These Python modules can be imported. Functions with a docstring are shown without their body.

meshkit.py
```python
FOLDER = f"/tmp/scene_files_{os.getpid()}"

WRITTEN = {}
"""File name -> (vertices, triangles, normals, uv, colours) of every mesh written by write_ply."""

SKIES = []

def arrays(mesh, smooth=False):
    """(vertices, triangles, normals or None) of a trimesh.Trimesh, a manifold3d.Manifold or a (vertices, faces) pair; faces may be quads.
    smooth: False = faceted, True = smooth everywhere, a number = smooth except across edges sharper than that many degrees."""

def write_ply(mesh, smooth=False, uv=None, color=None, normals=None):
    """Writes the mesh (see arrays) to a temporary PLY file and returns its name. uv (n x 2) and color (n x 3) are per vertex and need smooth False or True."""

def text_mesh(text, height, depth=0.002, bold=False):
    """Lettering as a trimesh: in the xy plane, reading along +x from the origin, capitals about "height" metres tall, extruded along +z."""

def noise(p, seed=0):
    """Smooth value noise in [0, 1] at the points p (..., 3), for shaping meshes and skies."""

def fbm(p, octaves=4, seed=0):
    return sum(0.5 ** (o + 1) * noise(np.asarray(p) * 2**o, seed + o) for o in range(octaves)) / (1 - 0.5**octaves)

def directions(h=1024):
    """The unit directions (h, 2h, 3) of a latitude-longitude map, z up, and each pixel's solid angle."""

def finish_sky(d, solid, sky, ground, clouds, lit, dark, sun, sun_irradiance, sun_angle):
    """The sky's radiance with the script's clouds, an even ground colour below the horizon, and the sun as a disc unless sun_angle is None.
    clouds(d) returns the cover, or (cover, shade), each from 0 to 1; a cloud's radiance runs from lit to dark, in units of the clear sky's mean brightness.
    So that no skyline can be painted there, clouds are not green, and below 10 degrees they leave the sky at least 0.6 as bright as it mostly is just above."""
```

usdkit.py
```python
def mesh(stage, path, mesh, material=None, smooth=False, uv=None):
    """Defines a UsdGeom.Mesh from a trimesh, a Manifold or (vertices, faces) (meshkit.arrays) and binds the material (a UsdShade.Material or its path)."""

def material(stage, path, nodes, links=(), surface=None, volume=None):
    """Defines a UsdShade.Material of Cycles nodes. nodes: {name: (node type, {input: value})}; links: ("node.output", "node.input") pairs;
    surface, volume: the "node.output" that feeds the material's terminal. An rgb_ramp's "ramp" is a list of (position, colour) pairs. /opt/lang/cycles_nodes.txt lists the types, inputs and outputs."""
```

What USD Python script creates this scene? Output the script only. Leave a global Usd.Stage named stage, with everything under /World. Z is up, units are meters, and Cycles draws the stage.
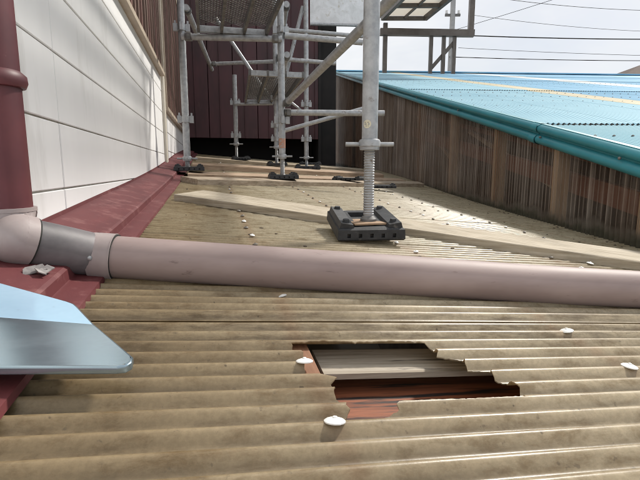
import math, random
import numpy as np
import trimesh, manifold3d, usdkit, meshkit
from shapely.geometry import Polygon
from pxr import Usd, UsdGeom, UsdLux, UsdShade, Gf, Sdf

stage = Usd.Stage.CreateInMemory()
UsdGeom.SetStageUpAxis(stage, UsdGeom.Tokens.z)
UsdGeom.SetStageMetersPerUnit(stage, 1.0)
UsdGeom.Xform.Define(stage, '/World')
rng = np.random.default_rng(7)
random.seed(7)

# ------------------------------------------------------------------ camera, sky, sun, exposure
H = 0.256
PITCH, YAW = 8.895857, 13.17601
cam = UsdGeom.Camera.Define(stage, '/World/camera')
cam.CreateHorizontalApertureAttr(36.0)
cam.CreateVerticalApertureAttr(27.0)
cam.CreateFocalLengthAttr(36.0 * 460.0 / 640.0)
cam.CreateClippingRangeAttr(Gf.Vec2f(0.01, 2000))
cam.CreateExposureAttr(0.42)
xf = UsdGeom.Xformable(cam)
xf.AddTranslateOp().Set(Gf.Vec3d(0, 0, H))
xf.AddRotateXYZOp().Set(Gf.Vec3f(90 - PITCH, 0, -YAW))

SUN_AZ, SUN_EL = math.atan2(0.86, 0.51), math.radians(46)
dome = UsdLux.DomeLight.Define(stage, '/World/sky')
dome.CreateIntensityAttr(1.0)
skym = usdkit.material(stage, '/World/Looks/sky_air', {
    'tc': ('texture_coordinate', {}),
    'mp': ('mapping', {'scale': (1.0, 1.0, 3.0)}),
    'n': ('noise_texture', {'scale': 2.2, 'detail': 6, 'roughness': 0.55, 'distortion': 0.4}),
    'r': ('rgb_ramp', {'ramp': [(0.3, (0.70, 0.70, 0.70)), (0.62, (0.97, 0.97, 0.97))]}),
    'sky': ('sky_texture', {'sky_type': 'single_scattering', 'sun_disc': False, 'sun_elevation': SUN_EL, 'sun_rotation': SUN_AZ, 'aerosol_density': 2.0}),
    'cl': ('mix_color', {'a': (6.3, 6.6, 7.1), 'b': (9.6, 9.6, 9.6)}),
    'mix': ('mix_color', {'use_clamp': False}),
    'bg': ('background_shader', {'strength': 0.084}),
}, [('tc.generated', 'mp.vector'), ('mp.vector', 'n.vector'), ('n.fac', 'r.fac'), ('n.fac', 'cl.fac'),
    ('r.color', 'mix.fac'), ('sky.color', 'mix.a'), ('cl.result', 'mix.b'), ('mix.result', 'bg.color')], surface='bg.background')
UsdShade.MaterialBindingAPI.Apply(dome.GetPrim()).Bind(skym)
sun = UsdLux.DistantLight.Define(stage, '/World/sun')
sun.CreateIntensityAttr(0.85)
sun.CreateNormalizeAttr(True)
sun.CreateAngleAttr(6.0)
sun.CreateColorAttr(Gf.Vec3f(1.0, 0.95, 0.87))
sx = UsdGeom.Xformable(sun)
sx.AddRotateXYZOp().Set(Gf.Vec3f(90 - math.degrees(SUN_EL), 0, 180 - math.degrees(SUN_AZ)))

# ------------------------------------------------------------------ helpers
USED = {}


def path_for(parent, name):
    base = parent.GetPath().pathString if parent is not None else '/World'
    k = (base, name)
    USED[k] = USED.get(k, -1) + 1
    return base + '/' + name + ('' if USED[k] == 0 else '_%03d' % USED[k])


def tag(o, label=None, cat=None, group=None, kind=None):
    p = o.GetPrim() if hasattr(o, 'GetPrim') else o
    for k, v in (('label', label), ('category', cat), ('group', group), ('kind', kind)):
        if v:
            p.SetCustomDataByKey(k, v)
    return p


def thing(name, label, cat, loc=(0, 0, 0), group=None):
    x = UsdGeom.Xform.Define(stage, path_for(None, name))
    x.AddTranslateOp().Set(Gf.Vec3d(*map(float, loc)))
    x.GetPrim().SetCustomDataByKey('_loc', Gf.Vec3d(*map(float, loc)))
    tag(x, label, cat, group)
    return x.GetPrim()


LOC = {}


def obj(name, mesh, mat, parent=None, smooth=30, label=None, kind=None):
    """a mesh given in world coordinates, stored relative to its thing's base"""
    path = path_for(parent, name)
    v, f, n = meshkit.arrays(mesh, False)
    off = np.zeros(3)
    q = parent
    while q is not None and q.GetPath().pathString != '/World' and q.IsValid():
        l = q.GetCustomDataByKey('_loc')
        if l is not None:
            off = np.array(l)
            break
        q = q.GetParent()
    m = usdkit.mesh(stage, path, trimesh.Trimesh(v - off, f, process=False), mat, smooth)
    return tag(m, label, None, None, kind)


cat_ = trimesh.util.concatenate


def box(x0, x1, y0, y1, z0, z1):
    return trimesh.creation.box(bounds=[[min(x0, x1), min(y0, y1), min(z0, z1)], [max(x0, x1), max(y0, y1), max(z0, z1)]])


def hexa(b, t):
    """b, t: 4 bottom and 4 top corners, both counter-clockwise from above"""
    v = np.array(list(b) + list(t), float)
    f = [[0, 3, 2, 1], [4, 5, 6, 7], [0, 1, 5, 4], [1, 2, 6, 5], [2, 3, 7, 6], [3, 0, 4, 7]]
    f = np.array(f)
    return trimesh.Trimesh(v, np.vstack([f[:, [0, 1, 2]], f[:, [0, 2, 3]]]), process=False)


def chamfer(mesh_pts, r=0.003):
    """hull of small octahedra at the corners: a box with softened edges"""
    o = np.array([[1, 0, 0], [-1, 0, 0], [0, 1, 0], [0, -1, 0], [0, 0, 1], [0, 0, -1]]) * r
    p = np.asarray(mesh_pts, float)
    c = p.mean(0)
    p = p - np.sign(p - c) * r
    pts = (p[:, None, :] + o[None]).reshape(-1, 3)
    return manifold3d.Manifold.hull_points(pts)


def cbox(x0, x1, y0, y1, z0, z1, r=0.003):
    return chamfer([(x, y, z) for x in (x0, x1) for y in (y0, y1) for z in (z0, z1)], r)


def tube(pts, r, n=16, cap=True, closed=False):
    """sweeps a circle along pts; r a number or one per point"""
    p = np.asarray(pts, float)
    m = len(p)
    rr = np.full(m, r) if np.ndim(r) == 0 else np.asarray(r, float)
    t = np.gradient(p, axis=0)
    t /= np.linalg.norm(t, axis=1, keepdims=True)
    ref = np.array([0, 0, 1.0]) if abs(t[0][2]) < 0.9 else np.array([1.0, 0, 0])
    u = np.cross(ref, t[0]); u /= np.linalg.norm(u)
    vs = []
    an = np.arange(n) / n * 2 * np.pi
    for i in range(m):
        u = u - t[i] * (u @ t[i]); u /= np.linalg.norm(u)
        w = np.cross(t[i], u)
        vs.append(p[i] + rr[i] * (np.cos(an)[:, None] * u + np.sin(an)[:, None] * w))
    v = np.vstack(vs)
    f = []
    for i in range(m - 1):
        for j in range(n):
            a, b = i * n + j, i * n + (j + 1) % n
            f += [[a, b, b + n], [a, b + n, a + n]]
    if cap:
        v = np.vstack([v, p[0], p[-1]])
        a, b = m * n, m * n + 1
        for j in range(n):
            f.append([a, (j + 1) % n, j])
            f.append([b, (m - 1) * n + j, (m - 1) * n + (j + 1) % n])
    return trimesh.Trimesh(v, np.array(f), process=False)


def bar(p, q, w, h, up=(0, 0, 1)):
    p, q = np.asarray(p, float), np.asarray(q, float)
    d = q - p; d /= np.linalg.norm(d)
    s = np.cross(d, up); s /= np.linalg.norm(s)
    u = np.cross(s, d)
    c = [-s * w / 2 - u * h / 2, s * w / 2 - u * h / 2, s * w / 2 + u * h / 2, -s * w / 2 + u * h / 2]
    v = np.array([p + k for k in c] + [q + k for k in c])
    f = np.array([[0, 1, 2, 3], [4, 7, 6, 5], [0, 4, 5, 1], [1, 5, 6, 2], [2, 6, 7, 3], [3, 7, 4, 0]])
    m = trimesh.Trimesh(v, np.vstack([f[:, [0, 1, 2]], f[:, [0, 2, 3]]]), process=False)
    m.fix_normals()
    return m


def lathe(profile, n=20, at=(0, 0, 0)):
    """profile: (r, z) pairs from bottom to top"""
    pr = np.asarray(profile, float)
    an = np.arange(n) / n * 2 * np.pi
    v = np.vstack([np.stack([r * np.cos(an), r * np.sin(an), np.full(n, z)], 1) for r, z in pr]) + np.asarray(at)
    f = []
    for i in range(len(pr) - 1):
        for j in range(n):
            a, b = i * n + j, i * n + (j + 1) % n
            f += [[a, b, b + n], [a, b + n, a + n]]
    return trimesh.Trimesh(v, np.array(f), process=False)


def grid(X, Y, Z):
    m, n = X.shape
    v = np.stack([X, Y, Z], -1).reshape(-1, 3)
    i = np.arange(m * n).reshape(m, n)
    f = np.stack([i[:-1, :-1], i[1:, :-1], i[1:, 1:], i[:-1, 1:]], -1).reshape(-1, 4)
    return trimesh.Trimesh(v, np.vstack([f[:, [0, 1, 2]], f[:, [0, 2, 3]]]), process=False)


# roof plane of the polycarbonate lean-to: it falls to the right and climbs gently away
RA, RB = -0.0828987, 0.0483385


def rz(x, y):
    return RA * x + RB * y + 0.007 * np.clip(np.asarray(y, float) - 2.0, 0, 3.0) ** 2 + 0.015 * np.maximum(0, np.asarray(y, float) - 5.0)


PITCHW = 0.032
Y0 = 0.459


def wave(y):
    return 0.0056 * np.cos(2 * np.pi * (y - Y0) / PITCHW)


def wx(y):
    return 1.4 + 0.16734 * y       # the plane of the brown wall on the right


# ------------------------------------------------------------------ materials
def M(name, c1, c2=None, rough=0.6, scale=6.0, stretch=(1, 1, 1), detail=6, lo=0.35, hi=0.65, metal=0.0, spec=0.5, bump=0.0, bscale=None, bdist=0.002,
      spots=None, spot_scale=30.0, spot_at=(0.62, 0.70), coat=0.0, rough2=None, spot_stretch=(1, 1, 1), dist=0.0):
    c2 = c2 or c1
    nodes = {
        'tc': ('geometry', {}),
        'mp': ('mapping', {'scale': stretch}),
        'n': ('noise_texture', {'scale': scale, 'detail': detail, 'roughness': 0.6, 'distortion': dist}),
        'r': ('rgb_ramp', {'ramp': [(lo, c1), (hi, c2)]}),
        'p': ('principled_bsdf', {'roughness': rough, 'metallic': metal, 'specular_ior_level': spec, 'coat_weight': coat}),
    }
    links = [('tc.position', 'mp.vector'), ('mp.vector', 'n.vector'), ('n.fac', 'r.fac')]
    col = 'r.color'
    if spots is not None:
        nodes['mp2'] = ('mapping', {'scale': spot_stretch, 'location': (3.1, 1.7, 0.4)})
        nodes['n2'] = ('noise_texture', {'scale': spot_scale, 'detail': 5, 'roughness': 0.65})
        nodes['r2'] = ('rgb_ramp', {'ramp': [(spot_at[0], (0, 0, 0)), (spot_at[1], (1, 1, 1))]})
        nodes['mx'] = ('mix_color', {'b': spots})
        links += [('tc.position', 'mp2.vector'), ('mp2.vector', 'n2.vector'), ('n2.fac', 'r2.fac'), ('r2.color', 'mx.fac'), (col, 'mx.a')]
        col = 'mx.result'
    links.append((col, 'p.base_color'))
    if rough2 is not None:
        nodes['rr'] = ('map_range', {'from_min': 0.35, 'from_max': 0.65, 'to_min': rough, 'to_max': rough2})
        links += [('n.fac', 'rr.value'), ('rr.result', 'p.roughness')]
    if bump:
        nodes['nb'] = ('noise_texture', {'scale': bscale or scale * 5, 'detail': 6, 'roughness': 0.65})
        nodes['b'] = ('bump', {'strength': bump, 'distance': bdist})
        links += [('mp.vector', 'nb.vector'), ('nb.fac', 'b.height'), ('b.normal', 'p.normal')]
    return usdkit.material(stage, '/World/Looks/' + name, nodes, links, surface='p.BSDF')


galv = M('galvanised_steel', (0.30, 0.31, 0.32), (0.46, 0.47, 0.48), rough=0.42, scale=30, metal=0.55, spots=(0.20, 0.17, 0.14), spot_scale=24, spot_at=(0.60, 0.72), bump=0.15, bscale=120, rough2=0.6)
galv_dark = M('galvanised_dark', (0.10, 0.10, 0.10), (0.20, 0.19, 0.18), rough=0.55, scale=25, metal=0.4, bump=0.1)
rubber = M('black_rubber', (0.012, 0.013, 0.015), (0.028, 0.029, 0.032), rough=0.55, scale=30, spots=(0.10, 0.095, 0.085), spot_scale=55, spot_at=(0.60, 0.75), bump=0.3, bscale=200)
white_siding = M('white_siding', (0.75, 0.75, 0.75), (0.82, 0.82, 0.815), rough=0.6, scale=3, stretch=(1, 1, 0.3), bump=0.12, bscale=160, spots=(0.56, 0.55, 0.53), spot_scale=3.4, spot_at=(0.56, 0.82), spot_stretch=(1, 1.6, 0.45))
gap_dark = M('joint_sealant', (0.36, 0.33, 0.28), (0.52, 0.49, 0.44), rough=0.8, scale=9)
cream_trim = M('cream_trim', (0.52, 0.48, 0.40), (0.62, 0.58, 0.50), rough=0.55, scale=8, stretch=(1, 1, 0.3))
flash_red = M('red_flashing', (0.090, 0.020, 0.023), (0.130, 0.032, 0.034), rough=0.6, spec=0.35, scale=5, stretch=(2, 0.7, 1), spots=(0.23, 0.10, 0.095), spot_scale=14, spot_at=(0.53, 0.76), bump=0.12, bscale=90, rough2=0.65)
pipe_red = M('maroon_pipe', (0.085, 0.019, 0.024), (0.125, 0.029, 0.034), rough=0.5, scale=10, spots=(0.30, 0.17, 0.17), spot_scale=22, spot_at=(0.66, 0.74), spot_stretch=(1, 1, 0.5))
pipe_mauve = M('faded_mauve_pipe', (0.245, 0.183, 0.172), (0.33, 0.255, 0.240), rough=0.52, scale=7, stretch=(0.5, 2, 2), spots=(0.12, 0.08, 0.075), spot_scale=45, spot_at=(0.63, 0.78), spot_stretch=(0.45, 2, 2), rough2=0.62, bump=0.05)
pipe_grey = M('faded_grey_pipe', (0.075, 0.070, 0.074), (0.17, 0.155, 0.16), rough=0.55, scale=9, stretch=(0.6, 1.5, 1.5), spots=(0.06, 0.025, 0.022), spot_scale=13, spot_at=(0.60, 0.75))
pipe_pale = M('pale_pink_fitting', (0.28, 0.232, 0.226), (0.36, 0.305, 0.295), rough=0.55, scale=11, spots=(0.24, 0.12, 0.11), spot_scale=18, spot_at=(0.60, 0.74))
plate_bright_reflection = M('metal_sky_reflection_tint', (0.36, 0.56, 0.74), (0.42, 0.62, 0.79), rough=0.12, scale=6, metal=0.35, rough2=0.2, spots=(0.30, 0.40, 0.48), spot_scale=40, spot_at=(0.62, 0.75), bump=0.03, bscale=60)  # pale blue paints the sky reflected in the back half
plate_dim_reflection = M('metal_dim_reflection_tint', (0.26, 0.34, 0.39), (0.33, 0.41, 0.46), rough=0.16, scale=5, metal=0.8, rough2=0.26, stretch=(0.6, 2, 1), spots=(0.34, 0.30, 0.30), spot_scale=7, spot_at=(0.55, 0.75))  # same metal, darker tint painted for the dimmer reflection in front
white_cap = M('white_cap', (0.72, 0.72, 0.70), (0.80, 0.80, 0.78), rough=0.35, scale=40)
dark_cap = M('rusty_cap', (0.10, 0.085, 0.07), (0.22, 0.20, 0.17), rough=0.6, scale=40)
blue_a = M('roof_blue_pale', (0.35, 0.57, 0.67), (0.42, 0.64, 0.73), rough=0.6, spec=0.25, scale=1.5, spots=(0.29, 0.50, 0.58), spot_scale=6, rough2=0.7)
blue_b = M('roof_blue', (0.22, 0.45, 0.62), (0.30, 0.52, 0.69), rough=0.6, spec=0.25, scale=1.5, spots=(0.15, 0.32, 0.42), spot_scale=6, rough2=0.7)
blue_c = M('roof_blue_teal', (0.32, 0.55, 0.63), (0.40, 0.62, 0.69), rough=0.6, spec=0.25, scale=1.5, spots=(0.27, 0.48, 0.55), spot_scale=6, rough2=0.7)
skylight_mat = M('cream_skylight', (0.66, 0.58, 0.40), (0.76, 0.69, 0.52), rough=0.45, scale=2)
skylight_pale = M('pale_skylight', (0.68, 0.72, 0.72), (0.78, 0.80, 0.79), rough=0.45, scale=2)
teal = M('teal_trim', (0.026, 0.20, 0.25), (0.036, 0.25, 0.30), rough=0.38, scale=5, rough2=0.5)
grime = M('black_seam_and_lap_shade', (0.012, 0.012, 0.011), (0.03, 0.03, 0.026), rough=0.9, scale=40)  # black for pipe seams and for the shade modelled under roof laps
maroon_board = M('maroon_siding', (0.030, 0.008, 0.010), (0.062, 0.016, 0.020), rough=0.5, scale=4, stretch=(1, 1, 0.35), spots=(0.085, 0.035, 0.033), spot_scale=9, spot_at=(0.60, 0.8), spot_stretch=(1, 1, 0.3))
void = M('dark_recess', (0.010, 0.009, 0.009), (0.016, 0.014, 0.013), rough=0.9)
interior = M('dim_interior_boards', (0.075, 0.055, 0.043), (0.15, 0.11, 0.088), rough=0.85, scale=3, stretch=(1, 1, 0.3))
lattice = M('lattice_wood', (0.13, 0.080, 0.060), (0.22, 0.14, 0.11), rough=0.6, scale=10, stretch=(1, 1, 0.15))
lattice_pink = M('lattice_wood_reddish', (0.20, 0.105, 0.088), (0.28, 0.16, 0.135), rough=0.6, scale=10, stretch=(1, 1, 0.15))
frame_cream = M('window_frame', (0.42, 0.35, 0.27), (0.52, 0.44, 0.35), rough=0.5, scale=10)
glass_dark = M('window_glass_dark', (0.012, 0.012, 0.013), (0.02, 0.02, 0.02), rough=0.12)
redwood = M('red_brown_timber', (0.115, 0.032, 0.013), (0.25, 0.080, 0.034), rough=0.65, scale=14, stretch=(0.35, 7, 4), spots=(0.012, 0.008, 0.007), spot_scale=8, spot_at=(0.55, 0.63), spot_stretch=(0.45, 8, 3), bump=0.35, bscale=30, dist=0.3)
greywood = M('grey_weathered_timber', (0.26, 0.22, 0.17), (0.46, 0.41, 0.34), rough=0.8, scale=11, stretch=(0.25, 12, 6), spots=(0.055, 0.045, 0.038), spot_scale=11, spot_at=(0.57, 0.66), spot_stretch=(0.35, 10, 6), bump=0.5, bscale=26)
purlin_wood = M('purlin_wood', (0.18, 0.085, 0.045), (0.28, 0.14, 0.08), rough=0.8, scale=12, stretch=(6, 0.4, 6))
creampost = M('pale_post', (0.62, 0.56, 0.46), (0.74, 0.68, 0.58), rough=0.7, scale=8, stretch=(1, 1, 0.2))
rust_rail = M('rust_red_rail', (0.17, 0.075, 0.055), (0.26, 0.125, 0.095), rough=0.7, scale=6, stretch=(1, 0.3, 1))
frame_brown = M('brown_steel_frame', (0.085, 0.065, 0.052), (0.12, 0.095, 0.078), rough=0.45, scale=6)
white_sheet = M('white_sheet', (0.60, 0.60, 0.60), (0.74, 0.74, 0.75), rough=0.7, scale=9, dist=0.8, spots=(0.50, 0.47, 0.42), spot_scale=14, spot_at=(0.58, 0.7))
concrete = M('pole_concrete', (0.30, 0.30, 0.30), (0.38, 0.38, 0.37), rough=0.8, scale=5)
wire_mat = M('black_cable', (0.02, 0.02, 0.02), rough=0.6)
wire_grey = M('grey_cable', (0.16, 0.16, 0.17), rough=0.6)
house_roof = M('brown_tile_roof', (0.045, 0.026, 0.020), (0.075, 0.045, 0.035), rough=0.85, scale=3, spec=0.2)
ground_mat = M('bare_ground', (0.14, 0.12, 0.10), (0.20, 0.18, 0.15), rough=0.9, scale=0.7)
rust = M('rusty_plate', (0.22, 0.13, 0.075), (0.40, 0.28, 0.18), rough=0.75, scale=22, spots=(0.10, 0.07, 0.05), spot_scale=35)
paper = M('round_sticker', (0.62, 0.58, 0.44), rough=0.5)
paper_mark = M('sticker_mark', (0.14, 0.13, 0.11), rough=0.6)
dirt_mat = M('dry_dirt', (0.05, 0.038, 0.026), (0.13, 0.10, 0.07), rough=0.9, scale=60)
tissue = M('grey_scrap', (0.12, 0.11, 0.11), (0.30, 0.28, 0.27), rough=0.8, scale=40)


def plank_mat(name, c1, c2, ang):
    ca, sa = math.cos(ang), math.sin(ang)
    nodes = {
        'tc': ('geometry', {}),
        'ro': ('mapping', {'rotation': (0, 0, -ang)}),
        'mp': ('mapping', {'scale': (0.5, 9, 9)}),
        'n': ('noise_texture', {'scale': 9, 'detail': 7, 'roughness': 0.65, 'distortion': 0.25}),
        'r': ('rgb_ramp', {'ramp': [(0.30, tuple(0.62 * k for k in c1)), (0.45, c1), (0.68, c2)]}),
        'n2': ('noise_texture', {'scale': 5, 'detail': 5, 'roughness': 0.6}),
        'r2': ('rgb_ramp', {'ramp': [(0.50, (0, 0, 0)), (0.72, (0.6, 0.6, 0.6))]}),
        'mx': ('mix_color', {'b': tuple(0.55 * k for k in c1)}),
        'p': ('principled_bsdf', {'roughness': 0.78, 'specular_ior_level': 0.3}),
        'b': ('bump', {'strength': 0.5, 'distance': 0.0018}),
    }
    return usdkit.material(stage, '/World/Looks/' + name, nodes, [
        ('tc.position', 'ro.vector'), ('ro.vector', 'mp.vector'), ('mp.vector', 'n.vector'), ('n.fac', 'r.fac'), ('tc.position', 'n2.vector'), ('n2.fac', 'r2.fac'),
        ('r2.color', 'mx.fac'), ('r.color', 'mx.a'), ('mx.result', 'p.base_color'), ('n.fac', 'b.height'), ('b.normal', 'p.normal')], surface='p.BSDF')


def roof_sheet_material(name, c1, c2):
    """aged, satin polycarbonate: slightly translucent, dirt in streaks along the waves with trough shade painted in, grime at the overlap, purlins showing through painted as bands"""
    nodes = {
        'g': ('geometry', {}), 's': ('separate_xyz', {}),
        'mp': ('mapping', {'scale': (1.0, 3, 1)}), 'n': ('noise_texture', {'scale': 2.5, 'detail': 4, 'roughness': 0.65}),
        'r': ('rgb_ramp', {'ramp': [(0.32, c1), (0.68, c2)]}),
        # fine dust
        'n3': ('noise_texture', {'scale': 170, 'detail': 3, 'roughness': 0.7}), 'r3': ('rgb_ramp', {'ramp': [(0.40, (0.90, 0.90, 0.89)), (0.62, (1.03, 1.03, 1.03))]}),
        'm3': ('mix_color', {'blend_type': 'multiply', 'fac': 1.0, 'use_clamp': False}),
        # brown grime left at the sheet overlap
        'yr': ('map_range', {'range_type': 'smoothstep', 'from_min': 0.56, 'from_max': 0.60, 'to_min': 0, 'to_max': 1, 'clamp': True}),
        'yr2': ('map_range', {'range_type': 'smoothstep', 'from_min': 0.69, 'from_max': 0.72, 'to_min': 1, 'to_max': 0, 'clamp': True}),
        'mu': ('math', {'math_type': 'multiply'}),
        'mp4': ('mapping', {'scale': (1.5, 14, 1)}), 'n4': ('noise_texture', {'scale': 9, 'detail': 7, 'roughness': 0.72}), 'r4': ('rgb_ramp', {'ramp': [(0.44, (0, 0, 0)), (0.66, (0.62, 0.62, 0.62))]}),
        'mu2': ('math', {'math_type': 'multiply'}), 'm4': ('mix_color', {'b': (0.085, 0.055, 0.032)}),
        # rust-brown bands painted where the purlins show through the sheet
        'pu': ('math', {'math_type': 'pingpong', 'value2': 0.225}), 'ad': ('math', {'math_type': 'add', 'value2': 0.343}),
        'pr': ('map_range', {'range_type': 'smoothstep', 'from_min': 0.0, 'from_max': 0.022, 'to_min': 0.30, 'to_max': 0.0, 'clamp': True}),
        'm5': ('mix_color', {'b': (0.34, 0.20, 0.11)}),
        # dark specks
        'n6': ('noise_texture', {'scale': 60, 'detail': 2, 'roughness': 0.5}), 'r6': ('rgb_ramp', {'ramp': [(0.745, (0, 0, 0)), (0.775, (0.6, 0.6, 0.6))]}), 'm6': ('mix_color', {'b': (0.06, 0.045, 0.03)}),
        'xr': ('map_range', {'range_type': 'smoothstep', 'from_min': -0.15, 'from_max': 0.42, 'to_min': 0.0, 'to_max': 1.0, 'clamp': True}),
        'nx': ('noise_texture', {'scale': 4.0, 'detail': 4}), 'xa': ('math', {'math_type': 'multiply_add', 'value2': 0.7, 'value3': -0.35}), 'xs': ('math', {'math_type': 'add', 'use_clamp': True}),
        'xc': ('mix_color', {'a': (0.78, 0.71, 0.61), 'b': (1.28, 1.30, 1.34), 'use_clamp': False}), 'm8': ('mix_color', {'blend_type': 'multiply', 'fac': 1.0, 'use_clamp': False}),  # paler towards the right: sky sheen and weathering put into the colour
        'mp9': ('mapping', {'scale': (3.0, 9.0, 1)}), 'n9': ('noise_texture', {'scale': 6, 'detail': 7, 'roughness': 0.72, 'distortion': 0.3}), 'r9': ('rgb_ramp', {'ramp': [(0.34, (0.66, 0.60, 0.52)), (0.52, (1.0, 1.0, 1.0)), (0.72, (1.10, 1.10, 1.10))]}),
        'm9': ('mix_color', {'blend_type': 'multiply', 'fac': 1.0, 'use_clamp': False}),
        'n10': ('noise_texture', {'scale': 95, 'detail': 3, 'roughness': 0.6}), 'r10': ('rgb_ramp', {'ramp': [(0.66, (0, 0, 0)), (0.72, (0.5, 0.5, 0.5))]}), 'm10': ('mix_color', {'b': (0.16, 0.125, 0.085)}),
        'vy': ('math', {'math_type': 'multiply_add', 'value2': 2 * math.pi / PITCHW, 'value3': -Y0 * 2 * math.pi / PITCHW}), 'vc': ('math', {'math_type': 'cosine'}),
        'vr': ('map_range', {'range_type': 'smoothstep', 'from_min': 0.35, 'from_max': -1.0, 'to_min': 0.0, 'to_max': 1.0, 'clamp': True}),  # darkens the troughs: shade between waves painted in along with streaky dirt
        'mp7': ('mapping', {'scale': (2.2, 22, 1)}), 'n7': ('noise_texture', {'scale': 2.0, 'detail': 6, 'roughness': 0.7}), 'r7': ('rgb_ramp', {'ramp': [(0.32, (0.06, 0.06, 0.06)), (0.68, (0.66, 0.66, 0.66))]}),
        'mu7': ('math', {'math_type': 'multiply'}), 'm7': ('mix_color', {'b': (0.105, 0.078, 0.050)}),
        'rr': ('map_range', {'from_min': 0.3, 'from_max': 0.7, 'to_min': 0.26, 'to_max': 0.42}),
        'p': ('principled_bsdf', {'roughness': 0.34, 'specular_ior_level': 0.55}),
        'b': ('bump', {'strength': 0.12, 'distance': 0.001}),
        't': ('translucent_bsdf', {}), 'mc': ('mix_closure', {'fac': 0.45}),
    }
    links = [('g.position', 's.vector'), ('g.position', 'mp.vector'), ('mp.vector', 'n.vector'), ('n.fac', 'r.fac'),
             ('g.position', 'n3.vector'), ('n3.fac', 'r3.fac'), ('r.color', 'm3.a'), ('r3.color', 'm3.b'),
             ('s.y', 'yr.value'), ('s.y', 'yr2.value'), ('yr.result', 'mu.value1'), ('yr2.result', 'mu.value2'),
             ('g.position', 'mp4.vector'), ('mp4.vector', 'n4.vector'), ('n4.fac', 'r4.fac'), ('r4.color', 'mu2.value1'), ('mu.value', 'mu2.value2'),
             ('mu2.value', 'm4.fac'), ('m3.result', 'm4.a'),
             ('s.x', 'ad.value1'), ('ad.value', 'pu.value1'), ('pu.value', 'pr.value'), ('pr.result', 'm5.fac'), ('m4.result', 'm5.a'),
             ('g.position', 'n6.vector'), ('n6.fac', 'r6.fac'), ('r6.color', 'm6.fac'), ('m5.result', 'm6.a'),
             ('s.y', 'vy.value1'), ('vy.value', 'vc.value1'), ('vc.value', 'vr.value'), ('g.position', 'mp7.vector'), ('mp7.vector', 'n7.vector'), ('n7.fac', 'r7.fac'),
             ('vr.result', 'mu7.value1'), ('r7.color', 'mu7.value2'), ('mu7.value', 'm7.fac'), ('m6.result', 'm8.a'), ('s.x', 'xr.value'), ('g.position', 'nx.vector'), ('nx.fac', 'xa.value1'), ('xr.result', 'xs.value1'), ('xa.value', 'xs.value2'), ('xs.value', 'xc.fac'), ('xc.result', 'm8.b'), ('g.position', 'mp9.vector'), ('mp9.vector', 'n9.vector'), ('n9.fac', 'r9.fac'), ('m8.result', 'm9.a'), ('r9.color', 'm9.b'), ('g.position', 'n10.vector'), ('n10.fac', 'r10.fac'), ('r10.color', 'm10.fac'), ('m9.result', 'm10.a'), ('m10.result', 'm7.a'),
             ('n.fac', 'rr.value'), ('rr.result', 'p.roughness'),
             ('n3.fac', 'b.height'), ('b.normal', 'p.normal'),
             ('m7.result', 'p.base_color'), ('m7.result', 't.color'), ('p.BSDF', 'mc.closure1'), ('t.BSDF', 'mc.closure2')]
    return usdkit.material(stage, '/World/Looks/' + name, nodes, links, surface='mc.closure')


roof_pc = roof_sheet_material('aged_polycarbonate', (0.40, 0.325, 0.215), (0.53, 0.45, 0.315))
roof_pc_pale = roof_sheet_material('bleached_polycarbonate', (0.44, 0.375, 0.255), (0.56, 0.49, 0.355))


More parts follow.
